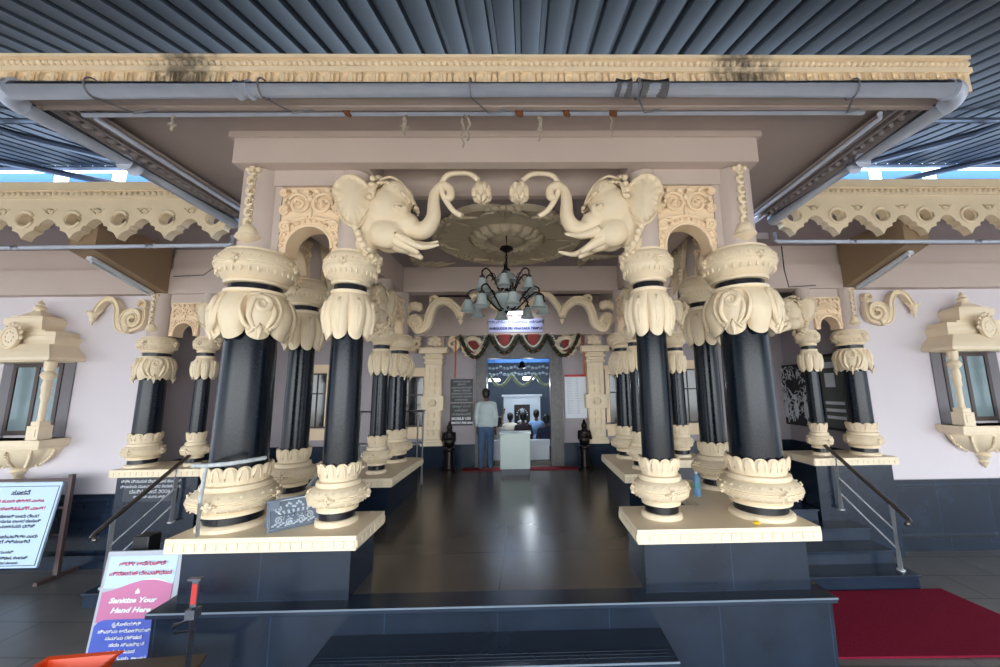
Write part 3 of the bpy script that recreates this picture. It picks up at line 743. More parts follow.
for s, nm in ((-1, 'left'), (1, 'right')):
    arch_panel('peach carved arch panel between the two front %s columns' % nm, (s*1.96, 3.84, 3.14), .66, 0, .72)
    struct('lintel_front_'+nm, MB().box(*sorted((s*1.50, s*2.46)), 3.7, 3.98, 3.86, 4.04).box(*sorted((s*2.26, s*2.40)), 3.72, 3.96, 3.14, 3.88).box(*sorted((s*1.50, s*1.66)), 3.74, 3.94, 3.14, 3.88), PINK)
    arch_panel('carved arch panel running back from the thick %s front column' % nm, (s*2.53, 4.3, 3.14), .60, 0, .72, -s*PI/2)
    struct('lintel_side_'+nm, MB().box(*sorted((s*2.41, s*2.65)), 3.95, 4.85, 3.86, 4.04), PINK)
    arch_panel('small carved arch panel across the %s plinth deeper in the porch' % nm, (s*2.5, 6.85, 2.72), .62, 0, .64)
    struct('lintel_rear_'+nm, MB().box(*sorted((s*2.1, s*3.0)), 6.76, 6.95, 3.36, 3.52), PINK)
    arch_panel('carved arch panel running forward from the inner corner column of the %s plinth' % nm, (s*2.02, 6.4, 2.72), .52, 0, .64, -s*PI/2)
    arch_panel('small carved arch panel between the two columns at the %s wall end' % nm, (s*5.8, 6.82, 2.74), .5, 0, .6)
    struct('lintel_wall_end_'+nm, MB().box(*sorted((s*5.35, s*6.1)), 6.74, 6.95, 3.32, 3.52), PINK)
# ================================================================== ELEPHANT HEADS
def elephant_proto(label):
    """faces +X from the column axis; z 0 at the column's rim (world 3.2)"""
    t_ = thing('elephant_sculpture', label, 'sculpture', (-1.54, 3.82, 3.17), 0, 'large elephant heads')
    def q(u, v): return ((u-355)*.01067, .80-(v-178)*.01117)
    m_ = MB()
    def e(u, v, y, rx, ry, rz, rot=0):
        x, z = q(u, v); m_.ball((x, y, z), (rx, ry, rz), 20, 14, Matrix.Rotation(rot, 3, 'Y'))
    e(388, 207, 0, .23, .2, .235); e(397, 196, 0, .17, .14, .16, .5)          # skull and brow
    for s in (-1, 1):
        e(395, 193, s*.07, .14, .09, .13, .5); e(388, 234, s*.07, .17, .11, .15, .3); e(404, 211, s*.12, .07, .05, .06)
        e(400, 236, s*.08, .1, .07, .07, .35)
    e(392, 232, 0, .19, .15, .16, .35); e(407, 222, 0, .13, .125, .13)
    e(372, 222, 0, .16, .15, .28); e(364, 244, 0, .12, .13, .15)               # neck on the pier
    e(399, 245, 0, .13, .07, .045, .35)                                        # lower lip
    tr = bez([(405, 221), (416, 228), (426, 226), (432.5, 215), (432.5, 200), (434, 189), (441, 182.5), (448.5, 186), (449, 194), (443.5, 196.5)], 8)
    n = len(tr); P = [(q(p.x, p.y)[0], 0, q(p.x, p.y)[1]) for p in tr]
    R_ = [.115+(.052-.115)*min(1, i/(n*.55)) if i < n*.55 else .052+(.04-.052)*(i-n*.55)/(n*.45) for i in range(n)]
    m_.tube(P, R_, 16)
    head = remeshed(m_, .0125, 5)
    part('head', head, IV, t_, ang=80)
    # ears: thick scalloped sheets on both sides
    for s in (-1, 1):
        out = [(372, 183), (362, 177.5), (350, 178), (342, 186), (340, 195), (343, 203), (344.5, 210), (348, 216), (350.5, 222), (355, 227), (361, 230.5), (367, 229), (371, 222), (375, 212), (377, 198), (376, 188)]
        out = [(361+(u-361)*.93, 206+(v-203)*.92) for u, v in out]; cx_, cz_ = 361, 205
        pl = bez([q(*p) for p in out+[out[0]]], 4)[:-1]; c0 = q(cx_, cz_)
        e_ = MB(); n = len(pl); rows = []
        for side in (0, 1):
            for rr in ([.02, .35, .65, .85, .95, 1.0] if side == 0 else [1.0, .93, .8, .5, .02]):
                row = []
                for k, p in enumerate(pl):
                    x = c0[0]+(p.x-c0[0])*rr; z = c0[1]+(p.y-c0[1])*rr
                    bulge = -.045*(rr**2) - .012*math.sin(k*1.57)*(rr > .8)
                    # rim rolls outward, front edge joins the head
                    y = .235+bulge+(.035 if rr == .95 and side == 0 else 0)-.10*max(0, (x-c0[0])/.2)
                    if side: y -= .035
                    row.append((x, s*y, z))
                rows.append(row)
        e_.grid(rows, cv=True); n_ = len(pl); e_.f.append(tuple(range(n_))); e_.f.append(tuple((len(rows)-1)*n_+i for i in range(n_))[::-1])
        e_.tube([(*(lambda p: (p.x, ))(p), s*(.20-.10*max(0, (p.x-c0[0])/.2)), p.y) for p in pl], .012, 6, closed=True)
        for k, (a, b_) in enumerate((((357, 184), (352, 215)), ((365, 184), (362, 220)))):
            pa, pb = q(*a), q(*b_); e_.tube([(p.x, s*(.225-.10*max(0, (p.x-c0[0])/.2)-.02), p.y) for p in bez([pa, ((pa[0]+pb[0])/2-.02, (pa[1]+pb[1])/2), pb], 4)], .006, 5)
        part('ear', e_, IV, t_, ang=60)
        # tusk
        tk = bez([(402, 232, .10), (413, 236.5, .115), (424, 238, .11), (436, 235.5, .095)], 5)
        if s < 0: tk = bez([(400, 236, .10), (411, 242, .12), (425, 248.5, .12), (441, 246, .11)], 5)
        tu = MB().tube([(q(p.x, p.y)[0], s*p.z, q(p.x, p.y)[1]) for p in tk], [.05*(1-i/len(tk))**.7+.004 for i in range(len(tk))], 12)
        part('tusk', tu, IV, t_)
        lp = bez([(396, 238, .07), (404, 243, .085), (413, 248, .085), (421, 253, .075)], 4)
        part('lip_fold', MB().tube([(q(p.x, p.y)[0], s*p.z, q(p.x, p.y)[1]) for p in lp], [.062*(1-i/len(lp))**.6+.006 for i in range(len(lp))], 12), IV, t_)
        ey = MB(); x, z = q(401.5, 211); y = s*.172
        ey.ball((x, y, z), (.022, .014, .018), 10, 8)
        for rr, th in ((.036, .007), (.05, .006)): ey.tube([(x+rr*math.cos(a*PI/8), y+s*(.006 if rr < .04 else -.002), z+rr*.75*math.sin(a*PI/8)) for a in range(16)], th*1.3, 6, closed=True)
        part('eye', ey, IV, t_)
    # jewelled cap: band, brow fringe and knob; bead collar at the neck
    c_ = MB()
    for k in range(19):
        a = -PI/2+PI*k/18; x, z0_ = q(377+1*k*0, 196)
        c_.ball((x+.02, .19*math.sin(a), z0_-.06+.20*math.cos(a)), .026, 8, 6)
    for s in (-1, 1):
        br_ = bez([q(379, 181), q(390, 177), (q(400, 182)), q(409, 192), q(415, 205)], 6)
        c_.tube([(p.x+.0, s*.075, p.y+.0) for p in br_], .016, 6)
        b2 = bez([q(379, 188), q(392, 188), q(403, 196), q(413, 206)], 6)
        c_.tube([(p.x, s*.135, p.y+.02) for p in b2], .014, 6)
        for p in b2[::3]: c_.ball((p.x, s*.15, p.y), .014, 6, 5)
        for j, (u, v) in enumerate(((376, 182), (376, 189), (376, 196), (376, 203))):
            x, z = q(u, v); c_.ball((x, s*(.14+.018*j), z), (.035, .035, .032), 8, 6)
    for (u, v, r_) in ((378, 176, .045), (373, 177, .03), (383, 177, .03), (416, 206, .022), (413, 200, .018)): 
        x, z = q(u, v); c_.ball((x, 0, z), r_, 10, 8)
        for s in (-1, 1): c_.ball((x, s*.05, z-.015), r_*.8, 8, 6)
    part('jewelled_cap', c_, IV, t_, ang=60)
    n_ = MB()
    for s in (-1, 1):
        for (u, v, r_, yy) in ((364, 232, .032, .19), (367, 237, .036, .19), (369, 243, .034, .185), (372, 248, .036, .17), (376, 252, .038, .14), (377, 256, .034, .10), (372, 255, .03, .13), (378, 257, .034, .04)):
            x, z = q(u, v); n_.ball((x, s*yy, z), r_, 10, 8)
        rb_ = bez([q(362, 226), q(368, 238), q(374, 250), q(380, 256)], 5); n_.tube([(p.x-.03, s*.17, p.y) for p in rb_], .022, 6)
    part('bead_collar', n_, IV, t_, ang=60)
    # lotus stalk held in the curl, with bud
    s_ = bez([(461.5, 214), (453, 209), (446, 200), (441, 190), (440.5, 180), (446, 172), (456, 169.5), (468, 170.5), (477, 177)], 7)
    part('lotus_stalk', MB().tube([(q(p.x, p.y)[0], -.01, q(p.x, p.y)[1]) for p in s_], .029, 12), IVE, t_)
    bx, bz = q(480.5, 189); b_ = MB(); b_.ball((bx, 0, bz), (.07, .07, .115), 14, 10)
    for ring_, (rr, zz, ln) in enumerate(((.06, .05, .11), (.075, .0, .11), (.05, -.055, .09))):
        for k in range(6):
            a = PI/3*k+ring_*.52
            pts = [(bx+rr*.75*math.cos(a), rr*.75*math.sin(a), bz+zz+.045), (bx+rr*1.05*math.cos(a), rr*1.05*math.sin(a), bz+zz), (bx+rr*1.22*math.cos(a), rr*1.22*math.sin(a), bz+zz-ln*.55), (bx+rr*(1.25 if ring_ < 2 else .5)*math.cos(a), rr*(1.25 if ring_ < 2 else .5)*math.sin(a), bz+zz-ln*.8)]
            b_.tube(pts, [.02, .038, .026, .004], 7)
    part('lotus_bud', b_, IV, t_, ang=60)
    return t_
ele = elephant_proto('large cream elephant head facing right, left of the central passage, trunk holding a lotus bud')
dup(ele, (1.54, 3.82, 3.17), PI, 'large cream elephant head facing left, right of the central passage, trunk holding a lotus bud')
for s, nm in ((-1, 'left'), (1, 'right')):
    dup(ele, (s*2.55, 4.86, 3.14), PI/2, 'cream elephant head facing away on the slim column behind the %s front column' % nm, 'elephant heads facing back', skip=('lotus_stalk', 'lotus_bud'), scale=.9)
    dup(ele, (s*2.0, 5.93, 2.72), -PI/2, 'small cream elephant head facing the viewer on the %s plinth deeper in the porch' % nm, 'elephant heads facing forward', scale=.78, skip=('lotus_stalk', 'lotus_bud'))
    dup(ele, (s*2.98, 6.83, 2.72), 0 if s > 0 else PI, 'small cream elephant head facing outward from the %s plinth deeper in the porch' % nm, 'small outward elephant heads', scale=.78)
    dup(ele, (s*5.42, 6.78, 2.72), PI if s > 0 else 0, 'small cream elephant head facing inward beside the %s outer wall' % nm, 'small inward elephant heads', scale=.78)

# ================================================================== SCROLL BRACKETS
def volute(cx_, cz_, r, a0, turns, hand, n=26, shrink=.82):
    return [(cx_+r*(1-shrink*i/n)*math.cos(math.radians(a0)+hand*turns*2*PI*i/n), cz_+r*(1-shrink*i/n)*math.sin(math.radians(a0)+hand*turns*2*PI*i/n)) for i in range(n+1)]
# cusped scroll arch spanning the nave under the rear beam (two halves)
for s, nm in ((-1, 'left'), (1, 'right')):
    t_ = thing('scroll_arch', 'cream cusped scroll arch under the rear beam, %s half' % nm, 'arch ornament', (s*1.9, 6.85, 2.8), 0, 'scroll arch halves')
    q = lambda x, z: (-s*x, z)
    m_ = MB()
    path = volute(.13, .17, .14, 100, 1.3, -1 if s < 0 else -1)[::-1]
    main = [(p[0], p[1]) for p in volute(.14, .17, .13, 110, 1.4, 1)[::-1]]
    main = [(q(x, z)) for x, z in main]
    tail = bez([main[-1], q(.20, .02), q(.36, .10), q(.42, .32), q(.52, .50), q(.72, .54), q(.9, .40), q(.97, .26)], 7)
    pts = [Vector(p) for p in main[:-1]]+[Vector(p) for p in tail]
    st_ = [v for v in tail]
    m_.ribbon([tuple(p) for p in st_], .155, -.08, .08)
    m_.ribbon([tuple(q(x, z)) for x, z in [(p[0], p[1]) for p in volute(.13, .16, .13, -60, 1.3, 1)]], [.12-.06*i/26 for i in range(27)], -.08, .08)
    m_.ribbon([tuple(p) for p in bez([q(.97, .26), q(1.03, .42), q(1.2, .64), q(1.38, .66), q(1.55, .48), q(1.66, .40)], 6)], .11, -.065, .065)
    m_.ribbon([tuple(p) for p in bez([q(1.66, .40), q(1.72, .52), q(1.82, .56), q(1.85, .46)], 6)], .09, -.06, .06)
    m_.ribbon([tuple(q(x, z)) for x, z in volute(.48, .56, .09, 0, 1.2, 1)], [.06-.03*i/26 for i in range(27)], -.06, .06)
    # leaf fan at the springing
    for k in range(6):
        a = math.radians(60+22*k); m_.ball((q(.12+.17*math.cos(a), .30+.2*math.sin(a))[0], 0, .32+.15*math.sin(a)), (.07, .06, .09), 8, 6)
    part('scroll_band', m_, IV, t_)
    for x in (.97, 1.66): 
        d = MB(); z = .24 if x < 1 else .38
        d.lathe([(.01, -.13), (.03, -.09), (.045, -.05), (.02, -.03), (.055, 0), (.03, .03)], 14, (q(x, 0)[0], 0, z))
        part('drop', d, IV, t_)
# dragon scrolls on the outer walls, right above the wall-end columns
for s, nm in ((-1, 'left'), (1, 'right')):
    t_ = thing('dragon_scroll', 'cream S-shaped scroll with dragon head on the upper %s wall' % nm, 'wall ornament', (s*6.44, 6.78, 2.80), 0, 'dragon scrolls on the walls')
    q = lambda x, z: (s*x, z)
    m_ = MB()
    spir = volute(.33, .25, .20, -70, 1.6, 1 if True else 1)
    # outer sweep: from small upper curl near the column, round the volute, up and over to the head
    m_.ribbon([q(*p) for p in spir], [.13-.075*i/26 for i in range(27)], -.06, .06)
    m_.ribbon([q(p.x, p.y) for p in bez([(.40, .06), (.55, .10), (.62, .26), (.64, .45), (.74, .60), (.88, .62), (1.0, .52), (1.06, .40)], 6)], [.13-.05*i/42 for i in range(43)], -.06, .06)
    m_.ribbon([q(*p) for p in volute(.2, .53, .09, -100, 1.4, -1)], [.055-.025*i/26 for i in range(27)], -.05, .05)
    m_.ribbon([q(p.x, p.y) for p in bez([(.14, .46), (.10, .3), (.16, .12), (.36, .045)], 5)], .05, -.05, .05)
    part('scroll_band', m_, IV, t_)
    h_ = MB(); x0 = s*1.12
    h_.ball((x0, 0, .36), (.075, .07, .085), 12, 8); h_.ball((x0, -.0, .27), (.055, .055, .06), 10, 8); h_.ball((x0+s*.01, 0, .19), (.02, .02, .05), 8, 6)
    for sg in (-1, 1): h_.tube([(x0, 0, .36), (x0+sg*.10, 0, .37), (x0+sg*.17, 0, .44)], [.035, .03, .006], 8); h_.ball((x0+sg*.03, -.06, .38), .018, 8, 6)
    part('dragon_head', remeshed(h_, .009, 2), IV, t_, ang=60)
    for ch_ in t_.children:
        for v in ch_.data.vertices: v.co.x *= .92

# ================================================================== BRACKETED WINDOWS ON THE OUTER WALLS
def shrine_window(s, nm):
    t_ = thing('bracketed_window', 'cream stepped-roof window canopy with bulging bracket on the %s outer wall' % nm, 'window', (s*8.32, 6.85, 1.02), 0, 'bracketed windows')
    part('window_frame', MB().box(-.66, -.56, -.05, .02, .05, 1.5).box(.56, .66, -.05, .02, .05, 1.5).box(-.56, .56, -.05, .02, 1.4, 1.5).box(-.56, .56, -.05, .02, .05, .14).box(-.05, .05, -.05, .02, .14, 1.4), WOOD, t_)
    part('window_reveal', MB().box(-.95, -.66, -.03, .0, .0, 1.52).box(.66, .95, -.03, 0, 0, 1.52), mat('grey_reveal_'+nm, (120, 116, 122), .6), t_)
    for x in (-.30, .30): part('window_pane', MB().box(x-.25, x+.25, -.03, -.01, .14, 1.4), GLASSD, t_)
    y0 = -.62
    part('sill', MB().box(-1.12, 1.12, y0, 0, -.12, .0).box(-1.06, 1.06, y0+.05, 0, -.16, -.12).box(-1.14, 1.14, y0-.02, 0, -.035, 0), IV, t_, bevel=.008)
    # bulging bracket below, half bowl with lobes
    N = 64; P = []
    for (r, z) in ((.98, -.16), (.96, -.2), (.90, -.27), (.78, -.36), (.58, -.44), (.34, -.50), (.2, -.53), (.13, -.56)):
        row = []
        for k in range(N+1):
            a = PI+PI*k/N; m = abs(math.cos(7*a/2)); rr = r*(1-.07*(1-m)**2*(z > -.5))
            row.append((rr*math.cos(a), rr*math.sin(a)*.58, z))
        P.append(row)
    b_ = MB(); b_.grid(P)
    for k in range(6):
        a = PI+PI*(k+.5)/6+.0
        for j, (r, z) in enumerate(((.95, -.22), (.92, -.27), (.86, -.32), (.78, -.37), (.68, -.415), (.58, -.45), (.46, -.48))):
            b_.ball((r*math.cos(a)*1.01, r*math.sin(a)*.6, z), .032, 8, 6)
    part('bracket_bowl', b_, IV, t_, ang=50)
    part('bracket_drop', MB().lathe([(.13, -.54), (.16, -.57), (.10, -.62), (.07, -.66), (.10, -.69), (.05, -.75), (.01, -.8)], 18, (0, -.06, 0)), IV, t_)
    for x in (-.86, .86):
        pc = part('window_column', MB().lathe([(.075, .33), (.062, .4), (.062, .72), (.075, .78), (.085, .8), (.08, .9), (.092, .98), (.08, 1.1), (.07, 1.12), (.13, 1.18), (.145, 1.22), (.12, 1.27), (.08, 1.3), (.10, 1.34), (.11, 1.42), (.11, 1.48)], 24, (x, y0+.16, 0)), IV, t_)
        part('pedestal', MB().box(x-.15, x+.15, y0+.03, y0+.31, 0, .26).box(x-.11, x+.11, y0+.06, y0+.28, .26, .34).box(x-.09, x+.09, y0+.015, y0+.03, .06, .2), IV, t_, bevel=.008)
    # eave and stepped roof
    r_ = MB()
    def tier(x0, x1, d, z0, z1, fl):
        n = len(r_.v)
        lo = [(x0+fl, -d+fl), (x1-fl, -d+fl), (x1-fl, 0), (x0+fl, 0)]; hi = [(x0, -d), (x1, -d), (x1, 0), (x0, 0)]
        zm = z0+(z1-z0)*.62
        r_.v.extend([Vector((*p, z0)) for p in lo]+[Vector((*p, zm)) for p in hi]+[Vector((*p, z1)) for p in hi])
        r_.f.extend([(3, 2, 1, 0) and tuple(n+i for i in (3, 2, 1, 0)), tuple(n+i for i in (8, 9, 10, 11))])
        for b0 in (0, 4):
            for i in range(4): r_.f.append((n+b0+i, n+b0+(i+1) % 4, n+b0+4+(i+1) % 4, n+b0+4+i))
    # curved cornice of the eave
    P = []
    for (o_, z) in ((.0, 1.48), (.02, 1.50), (.24, 1.5), (.26, 1.56), (.2, 1.64), (.12, 1.70), (.05, 1.76), (.0, 1.82)):
        xx = .92+o_; yy = -.6-o_*.6
        P.append([(-xx, 0, z), (-xx, yy, z), (xx, yy, z), (xx, 0, z)])
    r_.grid(P); r_.box(-.9, .9, -.58, 0, 1.48, 1.80)
    for k in range(34): r_.ball((-1.08+k*.0655, -.72, 1.545), (.022, .015, .03), 6, 5)
    tier(-.98, .98, .56, 1.80, 1.98, .07); tier(-.9, .9, .5, 1.98, 2.08, .03)
    part('eave', r_, IV, t_, ang=30)
    for x in (0,):
        u = MB(); r_save = r_; r_ = u
        tier(x-.62, x+.62, .5, 2.06, 2.12, .03); tier(x-.5, x+.5, .5, 2.12, 2.36, .08); tier(x-.42, x+.42, .45, 2.36, 2.41, .02)
        P = []
        for (w_, z) in ((.34, 2.41), (.22, 2.46), (.13, 2.52), (.08, 2.56)): P.append([(x-w_, -.22-w_*.6, z), (x+w_, -.22-w_*.6, z), (x+w_, min(0, -.22+w_*.6), z), (x-w_, min(0, -.22+w_*.6), z)])
        u.grid(P, cv=True)
        u.lathe([(.07, 2.54), (.11, 2.58), (.12, 2.62), (.05, 2.66), (.075, 2.69), (.03, 2.74), (.005, 2.79)], 16, (x, -.22, 0))
        r_ = r_save
        part('turret', u, IV, t_, ang=30)
    md = MB(); md.lathe([(.01, 0), (.22, 0), (.22, .05), (.16, .07), (.01, .08)], 26); md.tube([(.2*math.cos(a*PI/12), .2*math.sin(a*PI/12), .06) for a in range(24)], .025, 6, closed=True)
    for k in range(8): md.ball((.1*math.cos(k*PI/4), .1*math.sin(k*PI/4), .07), (.03, .03, .02), 8, 6)
    for k in range(9): md.ball((.25*math.cos(PI*k/8), .25*math.sin(PI*k/8)*1.1, .03), (.045, .045, .03), 8, 6)
    md.xf(Matrix.Translation((0, -.62, 1.95)) @ Matrix.Rotation(PI/2, 4, 'X')); part('medallion', md, IV, t_, ang=50)
    for ch_ in t_.children:
        for v in ch_.data.vertices: v.co.x *= .65; v.co.y *= .70; v.co.z *= (.86 if v.co.z > 0 else .95)
for s, nm in ((-1, 'left'), (1, 'right')): shrine_window(s, nm)

# ================================================================== REAR WALL
# pilasters beside the door
for i, (x, nm) in enumerate(((-1.86, 'left'), (1.86, 'right'))):
    t_ = thing('pilaster', 'carved cream pilaster %s of the shrine doorway' % nm, 'pilaster', (x, RY-.03, .5), 0, 'door pilasters')
    part('pilaster_shaft', MB().box(-.25, .25, -.22, 0, .0, .09).box(-.22, .22, -.2, 0, .09, .14).box(-.19, .19, -.18, 0, .14, 1.82).box(-.25, .25, -.24, 0, .78, 1.1), IV, t_, bevel=.01)
    rl = MB()
    for z in (.3, .5, .68, 1.2, 1.36, 1.52, 1.68): rl.box(-.045, .045, -.225, -.18, z-.05, z+.05); rl.box(-.16, -.09, -.215, -.18, z-.07, z+.06); rl.box(.09, .16, -.215, -.18, z-.07, z+.06)
    rl.tube([(.09*math.cos(a*PI/6), -.245, .94+.09*math.sin(a*PI/6)) for a in range(12)], .018, 6, closed=True)
    for a in range(6): rl.ball((.05*math.cos(a*PI/3), -.245, .94+.05*math.sin(a*PI/3)), .022, 6, 5)
    for z in (.8, 1.08): rl.box(-.23, .23, -.255, -.24, z-.012, z+.012)
    part('relief', rl, IV, t_)
    part('capital', MB().box(-.22, .22, -.22, 0, 1.82, 1.88).box(-.2, .2, -.2, 0, 1.88, 1.95).box(-.24, .24, -.24, 0, 1.95, 2.0).box(-.2, .2, -.2, 0, 2.0, 2.06).box(-.32, .32, -.28, 0, 2.06, 2.16).box(-.34, .34, -.3, 0, 2.16, 2.2), IV, t_, bevel=.012)
    cr = MB()
    for k, (dx, dz, r_) in enumerate(((0, .12, .1), (-.1, .1, .07), (.1, .1, .07), (0, .26, .075), (-.08, .2, .06), (.08, .2, .06), (0, .37, .045))): cr.ball((dx, -.1, 2.2+dz), (r_, .06, r_), 12, 8)
    part('crest', cr, IV, t_)
    part('upper_strip', MB().box(-.2, .2, -.06, 0, 2.2, 2.5), PINK, t_)
    for sg in (-1, 1):
        c2 = thing('scroll_bracket', 'cream scroll bracket on the %s side of the %s door pilaster' % ('inner' if sg*x < 0 else 'outer', nm), 'wall ornament', (x+sg*.30, RY-.03, 2.62), 0, 'small scroll brackets')
        m_ = MB()
        L = .62 if sg*x > 0 else .3
        m_.ribbon([(sg*px_, pz) for px_, pz in volute(.13, .16, .14, -90, 1.5, 1)], [.1-.06*i/26 for i in range(27)], -.2, -.02)
        if sg*x > 0: m_.ribbon([(sg*p.x, p.y) for p in bez([(.13, .03), (.28, .04), (.36, .2), (.38, .34), (.48, .42), (.56, .42)], 5)], .1, -.2, -.02)
        m_.ball((sg*.12, -.1, .36), (.075, .08, .08), 10, 8); m_.ball((sg*.06, -.1, .28), (.06, .07, .07), 10, 8)
        part('scroll_band', m_, IV, c2)
# ring ornaments (peacock fans) on the door frame corners
for x, nm in ((-.98, 'left'), (1.2, 'right')):
    t_ = thing('fan_ornament', 'round pale fan ornament with red cloth at the %s top corner of the doorway' % nm, 'wall ornament', (x, RY-.12, 2.72), 0, 'door corner ornaments')
    m_ = MB(); m_.tube([(.2*math.cos(a*PI/12), -.03, .2*math.sin(a*PI/12)) for a in range(24)], .06, 8, closed=True)
    for k in range(14): m_.ball((.25*math.cos(k*PI/7), -.03, .25*math.sin(k*PI/7)), .03, 6, 5)
    part('fan_ring', m_, IVE, t_)
    part('red_cloth', MB().prism([(-.1, .12), (.16, .16), (.2, -.02), (.1, -.22), (-.06, -.16)], -.05, -.02, 'XZ'), FLR, t_)
# windows in the rear wall
def rear_window(n, x0, x1, z0, z1):
    fr_ = MB().box(x0-.09, x1+.09, RY-.08, RY-.02, z1, z1+.12).box(x0-.09, x0, RY-.06, RY-.0, z0, z1).box(x1, x1+.09, RY-.06, RY, z0, z1).box(x0-.14, x1+.14, RY-.14, RY, z0-.16, z0-.04).box(x0-.09, x1+.09, RY-.1, RY, z0-.3, z0-.16).box(x0-.12, x1+.12, RY-.1, RY, z1+.12, z1+.2)
    w_ = struct('window_%d' % n, fr_, IVP)
    part('pane', MB().box(x0, x1, RY-.02, RY-.003, z0-.04, z1), BLK, w_)
    g = MB()
    for k in range(4):
        xx = x0+(x1-x0)*k/3; g.box(xx-.012 if k else xx, xx+.012 if k < 3 else xx, RY-.035, RY-.02, z0-.04, z1)
    for z in (z0-.04, (z0*.4+z1*.6), z1-.03): g.box(x0, x1, RY-.036, RY-.02, z, z+.03)
    part('window_bars', g, WOOD, w_)
rear_window(1, -2.62, -2.12, .95, 2.05); rear_window(2, 2.2, 2.7, .95, 2.05)
rear_window(3, -5.0, -4.35, .95, 2.15); rear_window(4, 3.55, 4.3, .95, 2.15)
# sign boards round the door
def board(name, label, x0, x1, z0, z1, m_, y=RY-.012, cat='sign'):
    t_ = thing(name, label, cat, ((x0+x1)/2, y, z0)); w_ = x1-x0; h_ = z1-z0
    part('panel', MB().box(-w_/2, w_/2, -.02, 0, 0, h_), m_, t_); return t_, w_, h_
b1, w_, h_ = board('name_sign', 'white board with blue lettering naming the temple, fixed over the doorway', -.60, .66, 3.04, 3.36, SIGNB, RY-.23)
text('ಶ್ರೀ ವಿನಾಯಕ ದೇವಸ್ಥಾನ, ಆನೆಗುಡ್ಡೆ', .078, (0, -.022, .235), INKB, b1, bold=.001); text('ANEGUDDE SRI VINAYAKA TEMPLE', .078, (0, -.022, .085), INKB, b1, bold=.004)
b2, w_, h_ = board('black_notice', 'upper black notice board with silver lines, left of the doorway', -1.50, -.98, 1.45, 1.98, BLACKP)
for i, s_ in enumerate(('ದರ್ಶನದ ಸಮಯ', 'ಬೆಳಿಗ್ಗೆ', 'ಮಧ್ಯಾಹ್ನ ಪೂಜೆ', 'TEMPLE TIMINGS', 'MORNING 5.30 AM', 'TO NIGHT 8.30 PM', 'DARSHANA')): text(s_, .055, (0, -.022, h_-.06-i*.07), INKG, b2)
b3, w_, h_ = board('black_notice', 'lower black notice board with bold white last lines, left of the doorway', -1.50, -.98, .92, 1.42, BLACKP)
for i, s_ in enumerate(('ಮೊಬೈಲ್ ಫೋನ್', 'ಉಪಯೋಗ', 'ನಿಷೇಧಿಸಲಾಗಿದೆ')): text(s_, .06, (0, -.022, h_-.07-i*.09), INKG, b3)
text('MOBILE USE', .082, (0, -.022, .155), INKW, b3, bold=.004); text('STRICTLY FOR BAN', .06, (0, -.022, .06), INKW, b3, bold=.004)
b4, w_, h_ = board('price_list', 'white printed list with red heading strip, right of the doorway', 1.16, 1.66, 1.05, 2.05, WHT)
part('heading_strip', MB().box(-w_/2, w_/2, -.024, -.02, h_-.05, h_), RED, b4)
for i in range(15): text(('ಸೇವೆ %d ........ ರೂ.' % (i+1)), .042, (-.2, -.022, h_-.1-i*.056), mat('grey_print', (150, 155, 175), .5) if i == 0 else MATS['grey_print'], b4, align='LEFT')
# garlands over the door
GX = [-1.25, -.56, .1, .76, 1.5]; GDIP = [.52, .42, .40, .50]
for i in range(4):
    a, b_ = GX[i], GX[i+1]
    t_ = thing('flower_garland', 'dark green and white flower garland over the doorway, swag %s' % ('at the far left', 'left of centre', 'right of centre', 'at the far right')[i], 'garland', ((a+b_)/2, RY-.28, 2.98), 0, 'door garlands')
    w_ = (b_-a)/2; m_ = MB(); pts = [(w_*u, -.03, -GDIP[i]*(1-u*u)) for u in [k/12-1 for k in range(25)]]
    m_.tube(pts, [.035+.012*(k % 2) for k in range(25)], 8); part('leaf_strand', m_, LEAF, t_)
    m_ = MB()
    for k in range(25): 
        u = k/12-1; m_.ball((w_*.72*u, -.055, -GDIP[i]*.72*(1-u*u)-.0), .022, 6, 5)
    part('white_strand', m_, FLW, t_)
    m_ = MB()
    for k in range(0, 25, 4): p = pts[k]; m_.ball((p[0], -.075, p[2]-.02), .013, 6, 5)
    part('orange_flowers', m_, FLO, t_)
    if i in (1, 2): part('red_cloth', MB().prism([(-w_*.45, .0), (w_*.45, 0), (w_*.25, -.24), (-w_*.25, -.24)], -.02, -.01, 'XZ'), FLR, t_)
for x, nm in ((-1.36, 'left'), (1.60, 'right')):
    t_ = MB()
    for k in range(26): t_.ball((x+.006*math.sin(k*2), RY-.22, 2.92-k*.036), .02, 6, 5)
    tag(part('bead_string', t_, FLO), 'orange flower string hanging straight down %s of the doorway' % nm, 'garland', 'hanging flower strings')
tl = thing('tube_light', 'small bright lamp over the temple name sign', 'lamp', (.02, RY-.40, 3.47)); part('lamp_body', MB().box(-.2, .2, .05, .1, -.03, .05).box(-.03, .03, .1, .17, -.02, .02), WHT, tl); part('lit_glass', MB().capsule((-.17, .02, 0), (.17, .02, 0), .035).ball((0, 0, -.04), .06, 10, 8), BULB, tl)

